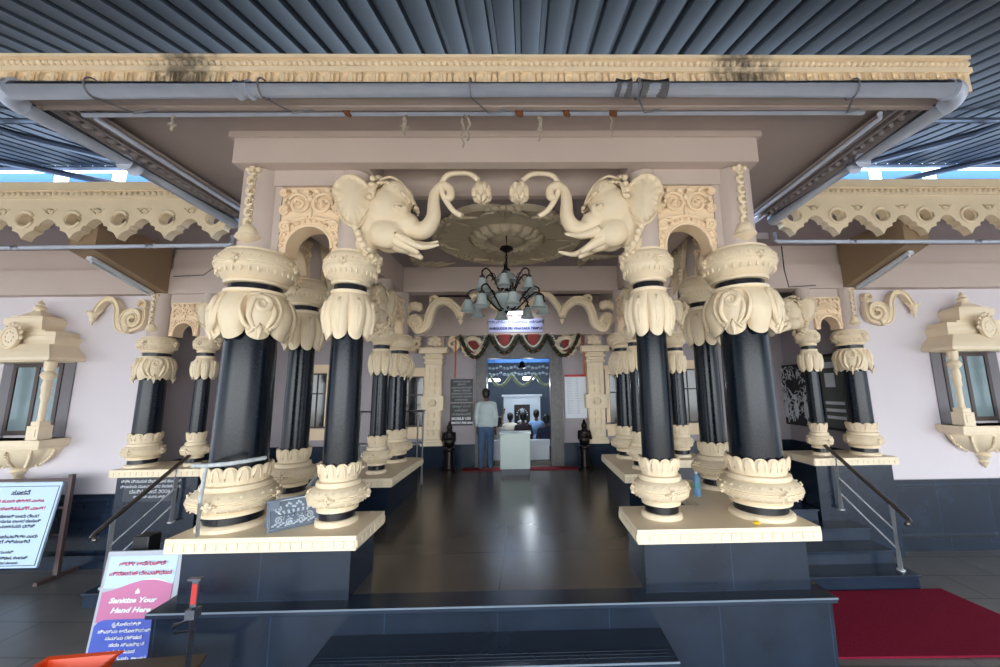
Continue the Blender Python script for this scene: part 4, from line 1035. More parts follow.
# ================================================================== SHRINE HALL
sd = thing('inner_shrine', 'white framed inner shrine doorway at the far end of the hall', 'shrine', (.12, 12.6, .06))
part('shrine_frame', MB().box(-.6, -.26, 0, .3, 0, 1.16).box(.26, .6, 0, .3, 0, 1.16).box(-.6, .6, 0, .3, 1.16, 1.42).box(-.66, .66, -.04, .3, 1.42, 1.48), mat('white_marble', (205, 212, 220), .4), sd)
part('shrine_interior', MB().box(-.26, .26, .22, .3, 0, 1.16), BLACKP, sd)
ido = MB().ball((0, .15, .75), (.1, .06, .13), 12, 8).ball((0, .15, .95), (.07, .05, .07), 12, 8).ball((0, .15, .6), (.16, .06, .06), 12, 8)
for a in range(9): ido.ball((.17*math.cos(a*PI/8), .15, .82+.2*math.sin(a*PI/8)), .022, 6, 5)
part('silver_idol', ido, STL, sd)
for i, (x, y, z) in enumerate(((-.62, 10.6, 1.98), (.32, 10.7, 2.02))):
    t_ = thing('hall_lamp', 'bright white hall lamp inside the shrine, %s one' % ('left', 'right')[i], 'lamp', (x, y, z), 0); part('lamp_glass', MB().capsule((-.12, 0, 0), (.12, 0, 0), .04), HALLL, t_); part('lamp_cord', MB().tube([(0, 0, .03), (0, 0, .55)], .008, 6), BLACKP, t_)
    lamp('hall_lamp_light', 'POINT', (x, y-.15, z-.15), 22, (.85, .93, 1), .08)
for i in range(3):
    a = -.75+.62*i; w_ = .31
    t_ = thing('hall_garland', 'pale green garland swag inside the shrine hall, %s' % ('left', 'middle', 'right')[i], 'garland', (a+w_, 10.3, 2.16), 0, 'hall garlands')
    m_ = MB(); m_.tube([(w_*(k/8-1), 0, -.34*(1-(k/8-1)**2)) for k in range(17)], [.035+.012*(k % 2) for k in range(17)], 8); part('strand', m_, mat('pale_green_garland', (150, 160, 130), .8) if i == 0 else MATS['pale_green_garland'], t_)
for i in range(2):
    z = 2.32-.16*i
    m_ = MB()
    for k in range(20): m_.ball((-.8+k*.095, 10.1+.1*i, z-.05*abs(math.sin(k*.8))), (.045, .03, .035), 6, 5)
    tag(part('white_flower_chain', m_, mat('hall_white_flowers_%d' % i, (190, 205, 215), .7)), 'white flower chain across the shrine hall, %s of two' % ('upper', 'lower')[i], 'garland')
hb_ = MB().lathe([(.01, .13), (.05, .11), (.07, .04), (.1, -.02), (.11, -.05), (.02, -.06), (.02, -.09)], 18, (.16, 9.6, 2.3)).tube([(.16, 9.6, 2.42), (.16, 9.6, 3.1)], .008, 6)
tag(part('hanging_bell', hb_, BRZ), 'dark hanging bell in the middle of the doorway opening', 'bell')
# shelf/threshold and donation box
tag(part('white_ledge', MB().box(-.62, .82, 9.32, 9.5, .38, .52).box(-.6, .8, 9.34, 9.48, .06, .38), WHT, bevel=.01), 'low white ledge across the doorway behind the pale box', 'ledge')
bx_ = thing('donation_box', 'pale green white square box standing on the polished floor before the door', 'box', (.02, 8.05, 0))
part('box_body', MB().box(-.31, .31, -.02, .4, .12, .81), BOX, bx_, bevel=.012); part('box_plinth', MB().box(-.29, .29, 0, .38, 0, .12), GRD, bx_); part('box_lid', MB().box(-.33, .33, -.04, .42, .81, .835), BOX, bx_, bevel=.006)
part('coin_slot', MB().box(-.07, .07, .17, .185, .834, .838), BLACKP, bx_)
tag(part('red_mat', MB().box(-1.15, 1.35, 8.5, 8.8, 0, .015), REDM), 'narrow red mat on the floor along the doorway', 'mat')
for x, nm in ((-1.42, 'left'), (1.52, 'right')):
    t_ = thing('lamp_pillar', 'dark bronze figure lamp on a pedestal, %s of the doorway' % nm, 'lamp pillar', (x, 8.5, 0), 0, 'bronze door lamps')
    part('pedestal', MB().lathe([(.15, 0), (.15, .05), (.11, .07), (.1, .42), (.13, .46), (.13, .5)], 20), BRZ, t_)
    part('figure', remeshed(MB().ball((0, 0, .62), (.12, .1, .13), 14, 10).ball((0, 0, .76), (.09, .08, .12), 14, 10).ball((0, -.01, .92), (.065, .065, .08), 14, 10).ball((0, 0, 1.0), (.035, .035, .06), 10, 8).capsule((-.11, 0, .8), (-.13, -.08, .66), .03).capsule((.11, 0, .8), (.13, -.08, .66), .03), .012, 2), BRZ, t_)

# ================================================================== PEOPLE
def man():
    t_ = thing('person', 'standing person seen from behind in pale shirt and blue jeans, left of the doorway', 'person', (-.64, 8.62, .016))
    b_ = MB()
    b_.ball((0, .02, 1.62), (.08, .095, .115), 16, 12).capsule((0, 0, 1.42), (0, .01, 1.55), .052)             # head, neck
    b_.ball((0, 0, 1.27), (.17, .1, .2), 16, 12).ball((0, 0, 1.05), (.145, .095, .18), 16, 12).ball((0, -.01, .92), (.15, .11, .12), 16, 12)
    for s in (-1, 1):
        b_.ball((s*.082, .02, 1.61), (.014, .02, .03), 8, 6)                                                    # ears
        b_.capsule((s*.17, 0, 1.38), (s*.215, -.01, 1.1), .048, .04).capsule((s*.215, -.01, 1.1), (s*.2, .1, .86), .038, .028)
        b_.ball((s*.2, .13, .81), (.026, .035, .045), 10, 8)
        for k in range(4): b_.capsule((s*(.185+.012*k), .14, .78), (s*(.185+.012*k), .17, .715-.006*abs(k-1.5)), .0095)
        b_.capsule((s*.175, .15, .81), (s*.165, .18, .76), .010)
        b_.capsule((s*.085, 0, .88), (s*.095, .01, .48), .08, .055).capsule((s*.095, .01, .48), (s*.1, -.02, .1), .053, .036)
        b_.capsule((s*.1, -.04, .045), (s*.115, .14, .03), .038, .028)
    b_.ball((0, .118, 1.60), (.014, .02, .02), 8, 6)                                                            # nose
    part('body', remeshed(b_, .011, 3), SKIN, t_, ang=80)
    h_ = MB().ball((0, .0, 1.655), (.088, .1, .095), 16, 12).ball((0, -.035, 1.6), (.078, .065, .08), 14, 10); part('hair', remeshed(h_, .012, 2), HAIR, t_, ang=80)
    s_ = MB().ball((0, 0, 1.28), (.195, .12, .19), 18, 12).ball((0, 0, 1.08), (.17, .12, .24), 18, 12).ball((0, 0, .92), (.178, .13, .14), 16, 12).capsule((-.13, 0, 1.4), (.13, 0, 1.4), .062)
    for s in (-1, 1): s_.capsule((s*.17, 0, 1.38), (s*.222, -.01, 1.1), .066, .058).capsule((s*.222, -.01, 1.1), (s*.208, .07, .93), .056, .046)
    part('shirt', remeshed(s_, .014, 3), SHIRT, t_, ang=80)
    j = MB().ball((0, -.01, .88), (.165, .125, .12), 16, 12)
    for s in (-1, 1): j.capsule((s*.085, 0, .86), (s*.095, .01, .48), .1, .075).capsule((s*.095, .01, .48), (s*.102, -.02, .06), .073, .06)
    part('jeans', remeshed(j, .014, 2), JEAN, t_, ang=80)
man()
def seated(label, x, y, col, hair=True, arm=False, h=1.0):
    t_ = thing('person', label, 'person', (x, y, .06))
    b_ = MB(); b_.ball((0, .02, .88*h), (.08, .095, .11), 14, 10).capsule((0, 0, .7*h), (0, .01, .8*h), .05).ball((0, 0, .5*h), (.16, .1, .22), 14, 10).ball((0, 0, .2), (.19, .15, .17), 14, 10)
    for s in (-1, 1):
        b_.capsule((s*.1, .05, .12), (s*.26, .22, .12), .08, .06).capsule((s*.26, .22, .1), (s*.05, .36, .07), .06, .045)
        if arm and s < 0: b_.capsule((s*.17, 0, .64*h), (s*.26, .15, .8), .045, .035).capsule((s*.26, .15, .8), (s*.18, .2, 1.02), .034, .025).ball((s*.17, .2, 1.08), (.03, .02, .05), 10, 8)
        else: b_.capsule((s*.17, 0, .64*h), (s*.23, .05, .38), .045, .036).capsule((s*.23, .05, .38), (s*.12, .28, .25), .034, .026).ball((s*.1, .32, .24), (.03, .045, .025), 10, 8)
        b_.ball((s*.082, .02, .87*h), (.012, .018, .028), 8, 6)
    part('body', remeshed(b_, .014, 3), SKIN, t_, ang=80)
    m_ = mat('shirt_%s' % label.split(' in ')[1].split(' ')[0], col, .85, bump=('noise', 12, .4, .02))
    s_ = MB().ball((0, 0, .52*h), (.19, .125, .23), 16, 12).ball((0, 0, .26), (.19, .15, .18), 16, 12).capsule((-.13, 0, .66*h), (.13, 0, .66*h), .06)
    for s in (-1, 1): s_.capsule((s*.17, 0, .64*h), (s*(.22), .05, .46), .062, .055)
    part('shirt', remeshed(s_, .016, 3), m_, t_, ang=80)
    part('hair', remeshed(MB().ball((0, -.01, .92*h), (.09, .1, .095), 14, 10).ball((0, -.03, .86*h), (.08, .07, .08), 12, 9), .014, 2), HAIR, t_, ang=80)
seated('seated person in white patterned clothes behind the donation box, leftmost of the crowd', -.44, 9.75, (196, 196, 192))
seated('seated person in cream clothes raising one hand inside the hall', -.20, 11.0, (214, 206, 190), arm=True)
seated('seated person in maroon clothes in the middle of the hall crowd', .17, 10.3, (66, 50, 60), h=1.06)
seated('seated person in sky blue shirt inside the shrine hall', .54, 11.0, (124, 160, 205), h=1.08)
seated('seated person in navy clothes, rightmost of the hall crowd', .76, 9.75, (44, 48, 70), h=1.02)

# ================================================================== CEILING ROSE AND CHANDELIER
t_ = thing('ceiling_rose', 'large petalled plaster rose on the porch ceiling above the chandelier', 'ceiling rose', (0, 5.35, 3.955))
m_ = MB(); N = 180; P = []
for (r, z, am) in ((.02, 0, 0), (.02, -.06, 0), (.22, -.08, 0), (.25, -.06, 0), (.26, -.03, 0), (.30, -.03, .0), (.33, -.075, .03), (.46, -.07, .05), (.50, -.02, .05), (.55, -.012, 0), (.56, 0, 0)):
    P.append([((r*(1+am*abs(math.sin(9*a)))*math.cos(a)), (r*(1+am*abs(math.sin(9*a)))*math.sin(a)), z-(.03*abs(math.sin(9*a)) if am else 0)) for a in [2*PI*k/N for k in range(N)]])
m_.grid(P, cv=True); part('centre_flower', m_, MED, t_, ang=45)
m_ = MB(); P = []
for (r, z, am) in ((.55, 0, 0), (.57, -.03, 0), (.8, -.02, .02), (.98, -.035, .05), (1.06, -.07, .07), (1.10, -.05, .08), (1.11, 0, .08)):
    P.append([(r*(1-am*(1-abs(math.sin(4*a))))*math.cos(a), r*(1-am*(1-abs(math.sin(4*a))))*math.sin(a), z) for a in [2*PI*k/N for k in range(N)]])
m_.grid(P, cv=True)
for k in range(8):
    a = k*PI/4; 
    for j in range(5): m_.ball((1.04*math.cos(a+.09*(j-2)), 1.04*math.sin(a+.09*(j-2)), -.05), (.055, .055, .035), 8, 6)
    m_.tube([((.6+.4*u)*math.cos(a), (.6+.4*u)*math.sin(a), -.035-.015*u) for u in (0, .3, .6, 1)], .012, 6)
    for sg in (-1, 1): m_.tube([((.98-.12*u*u)*math.cos(a+sg*(.07+.3*u)), (.98-.12*u*u)*math.sin(a+sg*(.07+.3*u)), -.055) for u in [i/6 for i in range(7)]], [.035*(1-.6*i/6) for i in range(7)], 7)
part('outer_petals', m_, MED, t_, ang=45)
for (x, y, rz, lb) in ((-1.35, 6.35, 0, 'left rear corner of the porch ceiling'), (1.35, 6.35, PI/2, 'right rear corner of the porch ceiling'), (-1.35, 4.5, -PI/2, 'left front corner of the porch ceiling'), (1.35, 4.5, PI, 'right front corner of the porch ceiling')):
    t_ = thing('ceiling_corner_ornament', 'plaster leaf spray in the '+lb, 'ceiling ornament', (x, y, 3.955), rz, 'ceiling corner sprays')
    m_ = MB()
    for k in range(9):
        a = -PI/2+.18+(PI/2-.36)*k/8; L = .75-.45*math.sin(PI*k/8)
        m_.tube([(-.35+.1*math.cos(a), .2+.1*math.sin(a), -.01), (-.35+L*.6*math.cos(a), .2+L*.6*math.sin(a), -.04), (-.35+L*math.cos(a), .2+L*math.sin(a), -.01)], [.03, .05, .01], 7)
    part('leaf_spray', m_, MED, t_, ang=60)

ch = thing('chandelier', 'dark metal chandelier with frosted bell shades hanging from the ceiling rose', 'chandelier', (0, 5.1, 3.72))
m_ = MB().lathe([(.02, 0), (.09, -.01), (.1, -.04), (.03, -.08)], 18).tube([(0, 0, .24), (0, 0, -.34)], .012, 8).lathe([(.02, .24), (.08, .235), (.06, .2), (.02, .18)], 18)
for k in range(5): m_.tube([(.018*math.cos(a*PI/5)*(1 if k % 2 else .4), .018*math.cos(a*PI/5)*(.4 if k % 2 else 1), -.1-.045*k+.026*math.sin(a*PI/5)) for a in range(10)], .005, 5, closed=True)
m_.lathe([(.02, -.3), (.06, -.34), (.03, -.38), (.02, -.6), (.05, -.66), (.09, -.74), (.05, -.84), (.02, -.9), (.03, -.93), (.005, -.97)], 18)
part('stem', m_, BRZ, ch)
part('centre_shade', MB().lathe([(.05, -.36), (.11, -.40), (.16, -.48), (.15, -.5), (.10, -.42), (.05, -.38)], 24, cap=False).lathe([(.17, -.68), (.22, -.72), (.2, -.8), (.12, -.88), (.03, -.92)], 24), SHADE, ch)
for tier_, (n, R_, z, a0, dip) in enumerate(((6, .36, -.46, .5, .10), (8, .52, -.74, .2, .12))):
    for k in range(n):
        a = a0+2*PI*k/n; c, s_ = math.cos(a), math.sin(a)
        P = bez([(.03, z-.12), (.12, z-.16), (R_*.55, z+.0), (R_*.8, z+.1), (R_, z+.06), (R_, z-.02)], 5)
        arm = part('arm', MB().tube([(p.x*c, p.x*s_, p.y) for p in P], .011, 7).tube([((R_*.6+.05*math.cos(i*PI/4))*c, (R_*.6+.05*math.cos(i*PI/4))*s_, z+.0+.05*math.sin(i*PI/4)) for i in range(7)], .007, 6).lathe([(.012, .03), (.04, 0), (.035, -.02)], 12, (R_*c, R_*s_, z-.02)), BRZ, ch)
        sh = part('shade', MB().lathe([(.03, 0), (.055, -.02), (.062, -.07), (.075, -.12), (.105, -.165), (.1, -.168), (.07, -.125), (.055, -.07), (.045, -.02)], 20, (R_*c, R_*s_, z-.035), cap=False), SHADE, arm)

# ================================================================== PIPES UNDER THE CANOPY
gp = thing('gutter_pipe', 'thick grey blue pipe running round the underside of the canopy edge', 'pipe', (0, 2.78, 4.165))
part('front_run', MB().tube([(-3.84, 0, .0), (3.84, 0, .02)], .068, 16), PVC, gp)
for s in (-1, 1):
    part('elbow', MB().tube([(s*(3.80+.2*math.sin(a*PI/16)), .2*(1-math.cos(a*PI/16)), .015-.0*a) for a in range(9)], .08, 16), PVC, gp)
    part('side_run', MB().tube([(s*3.99, .18, .015), (s*3.97, 2.52, .02)], .08, 16), PVC, gp)
    part('coupling', MB().tube([(s*3.99, 1.0, .015), (s*3.99, 1.12, .015)], .09, 16), PVC, gp)
part('coupling', MB().tube([(-2.05, 0, .005), (-1.95, 0, .005)], .076, 16), PVC, gp)
part('cement_marks', MB().tube([(1.02, 0, .02), (1.14, 0, .02)], .075, 14).tube([(1.22, 0, .02), (1.44, 0, .02)], .074, 14), PVD, gp)
for x in (-3.2, -1.85, -.17, 1.2, 3.0):
    part('strap', MB().tube([(x+.0, .075*math.cos(a*PI/8), .015+.078*math.sin(a*PI/8)) for a in range(16)], .007, 6, closed=True).tube([(x, 0, -.06), (x+.12, .2, -.04), (x+.3, .24, .03)], .008, 6), PVD, gp)
cp_ = thing('conduit_pipe', 'thin grey blue conduit pipe just behind the thick pipe under the canopy', 'pipe', (0, 3.06, 4.17))
part('front_run', MB().tube([(-3.6, 0, 0), (3.35, 0, .02)], .022, 10), PVC, cp_)
for s in (-1, 1): part('side_run', MB().tube([(s*3.5, 0, 0.01), (s*3.56, .06, .01), (s*3.62, 2.2, .03)], .02, 10), PVC, cp_)
for s, nm in ((-1, 'left'), (1, 'right')):
    t_ = thing('water_pipe', 'slim grey pipe below the scalloped fascia on the %s' % nm, 'pipe', (s*4.0, 5.32, 3.86), 0, 'pipes below the fascias')
    part('pipe_run', MB().tube([(0, 0, .14), (0, 0, .02), (s*.04, 0, 0), (s*7.5, 0, -.05)], .028, 12), PVC, t_)
    part('coupling', MB().tube([(s*1.1, 0, -.005), (s*1.2, 0, -.005)], .036, 12), PVC, t_); part('coupling', MB().tube([(s*3.0, 0, -.02), (s*3.1, 0, -.02)], .036, 12), PVC, t_)
    t_ = thing('tube_fixture', 'unlit white tube light under the brown beam on the %s' % nm, 'lamp', (s*6.31, 6.1, 3.6), 0, 'unlit tube lights')
    part('fixture_body', MB().box(-.04, .04, -.55, .5, .0, .05).xf(Matrix.Rotation(-.287, 4, 'X')), WHT, t_); part('tube', MB().tube([(0, -.5, -.02), (0, .45, -.02)], .018, 10).xf(Matrix.Rotation(-.287, 4, 'X')), STL, t_)
# strings and mud nests left on the conduit
for i, (x, L, n) in enumerate(((-2.82, .16, 1), (-.80, .2, 2), (-.28, .32, 2), (.40, .26, 2), (1.04, .24, 1))):
    lb = ('old string hanging from the thin conduit, far left of the canopy', 'short frayed string under the canopy, left of the middle', 'long double string hanging under the middle of the canopy', 'frayed string under the canopy, just right of the middle', 'thin thread hanging below a mud nest under the canopy')[i]
    m_ = MB()
    for j in range(n):
        pts = [(x+.05*j*(1 if i == 2 else .2)+.012*math.sin(k*1.7+i+j), 3.06+.008*math.cos(k*2), 4.17-L*(1 if j == 0 else .8)*k/8) for k in range(9)]
        m_.tube(pts, .009 if i != 4 else .004, 5)
    if i in (0, 1, 3): m_.tube([(x, 3.06, 4.17-L*.45), (x-.03, 3.05, 4.17-L*.6), (x+.035, 3.06, 4.17-L*.62), (x, 3.06, 4.17-L*.85)], .008, 5)
    tag(part('old_string', m_, STRG), lb, 'string', 'strings under the canopy')
for i, x in enumerate((-1.30, .22, .64, 1.06)):
    m_ = MB().ball((x, 3.05, 4.18), (.03+.008*(i % 2), .03, .032), 10, 8).ball((x+.02, 3.05, 4.155), .018, 8, 6).ball((x-.02, 3.04, 4.195), .02, 8, 6)
    tag(part('mud_nest', remeshed(m_, .006, 1), NEST), 'small brown mud nest on the conduit, %s of four from the left' % ('first', 'second', 'third', 'fourth')[i], 'nest', 'mud nests')
m_ = MB().tube([(4.1, 5.35, 3.8), (4.35, 5.7, 3.55), (4.9, 6.4, 3.45), (5.6, 6.67, 3.55)], .008, 6); tag(part('loose_wire', m_, BLACKP), 'thin black wire drooping to the right wall beam', 'wire')
m_ = MB().tube([(-4.05, 5.4, 3.9), (-4.5, 5.8, 3.78), (-5.2, 6.3, 3.72), (-6.0, 6.62, 3.8)], .007, 6); tag(part('loose_wire', m_, BLACKP), 'thin black wire under the left verandah ceiling', 'wire')
for s, nm in ((-1, 'left'), (1, 'right')):   # carved boss behind the canopy corner
    t_ = thing('carved_boss', 'dusty carved leaf boss under the rear %s corner of the canopy' % nm, 'ornament', (s*3.6, 5.85, 3.9))
    m_ = MB()
    for k in range(14): a = k*2*PI/14; m_.ball((.28*math.cos(a), .2*math.sin(a), .02-.05*(k % 2)), (.09, .09, .07), 8, 6)
    for k in range(8): a = k*2*PI/8; m_.ball((.13*math.cos(a), .1*math.sin(a), -.05), (.07, .07, .06), 8, 6)
    m_.box(-.25, .25, -.15, .15, .0, .32); part('leaf_cluster', m_, MED, t_, ang=60)

# ================================================================== HANDRAILS
def handrail(s, nm):
    t_ = thing('handrail', 'stainless steel handrail with two rods on the %s side stairs' % nm, 'handrail', (s*5.5, 5.68, -.85), 0, 'side stair handrails')
    a = Vector((0, 0, 0)); b_ = Vector((-s*.10, .8, .565))
    for p, h_ in ((a, .87), (b_, .87)): part('post', MB().tube([p, p+Vector((-s*.0, 0, h_))], .03, 12).lathe([(.05, 0), (.05, .012), (.03, .02)], 16, tuple(p)), STL, t_)
    d = (b_-a); top = Vector((0, 0, .88))
    e0 = a+top-d*.24; e1 = b_+top+d*.48
    part('top_rail', MB().tube([e0+Vector((0, .02, -.07)), e0+Vector((0, -.02, -.02)), e0+Vector((0, 0, .0)), a+top, b_+top, e1], .03, 12).ball(e0+Vector((0, .02, -.075)), .034, 10, 8), STD, t_)
    for h_ in (.52, .27): part('rod', MB().tube([a+Vector((0, 0, h_))-d*.0, b_+Vector((0, 0, h_))], .012, 8), STL, t_)
for s, nm in ((-1, 'left'), (1, 'right')): handrail(s, nm)
t_ = thing('handrail', 'short stainless handrail seen between the slim columns on the left', 'handrail', (-3.02, 5.75, -.67))
part('post', MB().tube([(0, .1, 0), (0, .1, .93)], .022, 12), STL, t_); part('post', MB().tube([(0, .75, .3), (0, .75, 1.32)], .022, 12), STL, t_); part('top_rail', MB().tube([(0, 0, .85), (0, .9, 1.40)], .028, 12), STL, t_)
t_ = thing('queue_barrier', 'tall stainless steel queue barrier standing behind the left inner columns', 'barrier', (-1.72, 7.45, 0))
for x in (0, -.1, -1.2): part('post', MB().tube([(x, 0, 0), (x, 0, 1.33 if x != -.1 else 1.28)], .025, 12), STL, t_)
part('top_rail', MB().tube([(.03, 0, 1.34), (-1.3, 0, 1.34)], .027, 12), STL, t_); part('cross_rail', MB().tube([(0, 0, .75), (-1.2, 0, .75)], .018, 10), STL, t_)
t_ = thing('bent_pipe', 'bent white pipe guard in front of the thick left column base', 'pipe', (-2.40, 3.36, .53))
part('pipe_frame', MB().tube([(-.15, .12, .015), (-.11, .06, .3), (-.06, .02, .60)], .016, 10).tube([(-.26, .22, .58), (-.2, .06, .60), (-.05, .0, .61), (.12, .0, .62), (.24, .08, .63), (.3, .22, .63)], .018, 10), mat('worn_white_pipe', (190, 196, 200), .5, vary=(20, .2)), t_)

# ================================================================== SMALL THINGS
t_ = thing('etched_plaque', 'grey stone plaque with pale etched scrolls leaning on the left plinth cap', 'plaque', (-1.85, 3.68, .53), .72)
part('stone_slab', MB().box(-.21, .21, -.016, .016, 0, .27).xf(Matrix.Rotation(-.45, 4, 'X')), STONE, t_, bevel=.004)
part('back_prop', MB().prism([(.06, .24), (.26, 0), (.20, 0), (.06, .16)], -.2, -.12, 'YZ').prism([(.06, .24), (.26, 0), (.20, 0), (.06, .16)], .1, .18, 'YZ'), STONE, t_)
m_ = MB(); y = -.019
m_.tube([(-.195, y, .02), (.195, y, .02), (.195, y, .25), (-.195, y, .25)], .007, 5, closed=True)
for cx_, cz_, hd in ((-.12, .085, 1), (.12, .085, -1), (-.13, .18, -1), (.13, .18, 1), (-.04, .055, 1), (.05, .06, -1)):
    m_.tube([(cx_+hd*.035*(1-.8*k/14)*math.cos(k*.75), y, cz_+.035*(1-.8*k/14)*math.sin(k*.75)) for k in range(15)], .006, 5)
for k in range(7): m_.tube([(-.12+.035*k, y, .1), (-.11+.035*k, y, .13), (-.13+.04*k, y, .16)], .009, 5)
for k in range(18): m_.ball((-.17+k*.02, y, .045+.012*math.sin(k*2.1)), (.012, .003, .009), 6, 5)
for k in range(9): m_.ball((-.06+.016*k, y, .2+.02*math.sin(k*1.3)), (.011, .003, .012), 6, 5)
m_.xf(Matrix.Rotation(-.45, 4, 'X')); part('etching', m_, STONEL, t_)
t_ = thing('water_bottle', 'blue tinted plastic water bottle standing between the right columns', 'bottle', (1.98, 4.32, .0))
t_.location = (2.17, 4.45, .53)
part('bottle_body', MB().lathe([(.034, 0), (.04, .01), (.04, .06), (.036, .07), (.04, .08), (.04, .17), (.03, .2), (.015, .225), (.014, .24)], 20), BOTT, t_); part('bottle_cap', MB().lathe([(.017, .238), (.017, .26)], 16), WHT, t_); part('paper_label', MB().lathe([(.0415, .085), (.0415, .15)], 20, cap=False), mat('teal_label', (90, 170, 190), .4), t_)
m_ = MB()
for k in range(9): m_.ball((2.28+.02*math.cos(k*.7), 3.53+.018*math.sin(k*.7), .546), (.012, .012, .012), 6, 5)
m_.ball((2.28, 3.53, .55), .014, 8, 6); tag(part('yellow_flower', m_, YEL), 'small yellow flower lying on the right plinth cap', 'flower')
tag(part('red_carpet', MB().prism([(2.95, 4.28), (6.0, 4.22), (5.85, 5.51), (2.95, 5.51)], GZ, GZ+.02), CARPET), 'maroon carpet on the paving at the foot of the right side stairs', 'carpet')

# notice board easel, left
t_ = thing('notice_easel', 'white Kannada notice board on a brown metal easel by the left wall', 'notice board', (-7.75, 6.2, GZ))
m_ = MB()
for x in (-.78, .78):
    part('easel_post', MB().box(x-.035, x+.035, .18, .23, .02, 1.52).xf(Matrix.Rotation(0, 4, 'X')), mat('brown_painted_steel', (84, 68, 68), .5) if x < 0 else MATS['brown_painted_steel'], t_)
    part('easel_foot', MB().box(x-.03, x+.03, -.05, .7, 0, .05), MATS['brown_painted_steel'], t_)
part('cross_bar', MB().box(-.78, .78, .19, .22, 1.42, 1.46).box(-.78, .78, .19, .22, 1.0, 1.03).box(-.78, .78, .19, .22, .6, .63), MATS['brown_painted_steel'], t_)
RX = Matrix.Translation((.1, .0, .24)) @ Matrix.Rotation(-.14, 4, 'X') @ Matrix.Diagonal((1, 1, .9, 1))
def rxtext(s_, size, x, z, m_, align='CENTER', bold=.0):
    o = text(s_, size, (0, 0, 0), m_, t_, align=align, bold=bold)
    if o:
        for v in o.data.vertices: v.co = RX @ (v.co+Vector((x, -.022, z)))
part('poster_panel', MB().box(-.62, .62, -.018, .01, .0, 1.32).xf(RX), SHEETB, t_)
bm_ = MB()
for r_ in ((-.59, -.58, .03, 1.26), (.58, .59, .03, 1.26)): bm_.box(r_[0], r_[1], -.021, -.018, r_[2], r_[3])
for z in (.03, 1.25): bm_.box(-.59, .59, -.021, -.018, z, z+.01)
part('printed_border', bm_.xf(RX), INKK, t_)
rxtext('ಸೂಚನೆ', .095, .03, 1.15, INKK, bold=.002)
rxtext('ದರ್ಶನ ಸಮಯ ಬೆಳಿಗ್ಗೆ ಮತ್ತು', .062, 0, 1.02, INKR, bold=.002); rxtext('ಮಧ್ಯಾಹ್ನದವರೆಗೆ ಮಾತ್ರ', .07, .05, .9, INKR, bold=.002)
for i, s_ in enumerate(('ಭಕ್ತಾದಿಗಳು ಸಾಲಾಗಿ ಬಂದು ದೇವರ', 'ದರ್ಶನ ಪಡೆದು ಹಾಗೂ ಅಂತರ ಕಾಪಾಡಿ', 'ಕಡ್ಡಾಯವಾಗಿ ಮುಖಗವಸು ಧರಿಸಿ', 'ಬರಬೇಕು.', 'ಪ್ರಸಾದ ವಿತರಣೆ ಇರುವುದಿಲ್ಲ ಎಂದು', 'ಈ ಮೂಲಕ ಭಕ್ತರಿಗೆ ತಿಳಿಸಲಾಗಿದೆ', 'ಸಹಕರಿಸಿ.')): rxtext(s_, .066, -.56, .78-i*.078, INKK, 'LEFT', .001)
rxtext('ಆಡಳಿತ ಮಂಡಳಿ', .06, 0, .235, INKK); rxtext('ಶ್ರೀ ವಿನಾಯಕ ದೇವಸ್ಥಾನ, ಕುಂಭಾಸಿ', .055, 0, .15, INKK, bold=.001); rxtext('ಆನೆಗುಡ್ಡೆ, ಕುಂದಾಪುರ ತಾಲೂಕು', .05, 0, .075, INKK)
# sanitizer board
t_ = thing('sanitizer_board', 'printed board reading Sanitize Your Hand Here, leaning beside the left front block', 'sign', (-3.47, 3.92, GZ), .02)
RX = Matrix.Rotation(-.10, 4, 'X')
part('board_panel', MB().box(-.36, .36, 0, .03, 0, 1.26).xf(RX), mat('grey_board', (176, 182, 196), .5), t_)
RX = RX @ Matrix.Translation((0, 0, 1.24)) @ Matrix.Diagonal((1, 1, .74, 1)) @ Matrix.Translation((0, 0, -1.2))
part('blue_header', MB().box(-.33, .31, -.004, 0, .80, 1.17).xf(RX), SHEETB, t_)
wv = [(-.33, .42)]+[(-.33+.64*k/16, .82+.07*math.sin(k/16*4.2-1.2)) for k in range(17)]+[(.31, .42)]
part('pink_field', MB().prism(wv, -.008, -.004, 'XZ').xf(RX), PINKS, t_)
sw_ = [(-.33+.64*k/16, .82+.07*math.sin(k/16*4.2-1.2)) for k in range(9, 17)]; part('white_wave', MB().prism(sw_+[(p[0], p[1]+.02*math.sin((i)/7*PI)) for i, p in enumerate(sw_)][::-1], -.01, -.008, 'XZ').xf(RX), INKW, t_)
bl = [(-.33, -.3), (-.33, .38), (-.30, .43), (-.25, .45), (.31, .45), (.31, -.3)]; part('blue_field', MB().prism(bl, -.012, -.006, 'XZ').xf(RX), BLUES, t_)
rxtext('ಶ್ರೀ ಆನೆಗುಡ್ಡೆ', .062, 0, 1.08, INKR, bold=.001); rxtext('ವಿನಾಯಕ ದೇವಸ್ಥಾನ', .062, 0, .97, INKR, bold=.001)
for o in (text('Sanitize Your', .08, (0, 0, 0), INKW, t_, shear=.3, bold=.003), text('Hand Here', .08, (0, 0, 0), INKW, t_, shear=.3, bold=.003)): 
    dz = .66 if o.name == 'lettering' or True else 0
    first = 'x'
RXq = [o for o in t_.children if o.name.startswith('lettering')][-2:]
for o, z in zip(RXq, (.66, .55)):
    for v in o.data.vertices: v.co = RX @ (v.co+Vector((-.03, -.012, z)))
part('bottle_symbol', MB().prism([(-.02, .735), (.02, .735), (.02, .765), (.008, .775), (.008, .79), (-.008, .79), (-.008, .775), (-.02, .765)], -.012, -.008, 'XZ').xf(RX), INKW, t_)
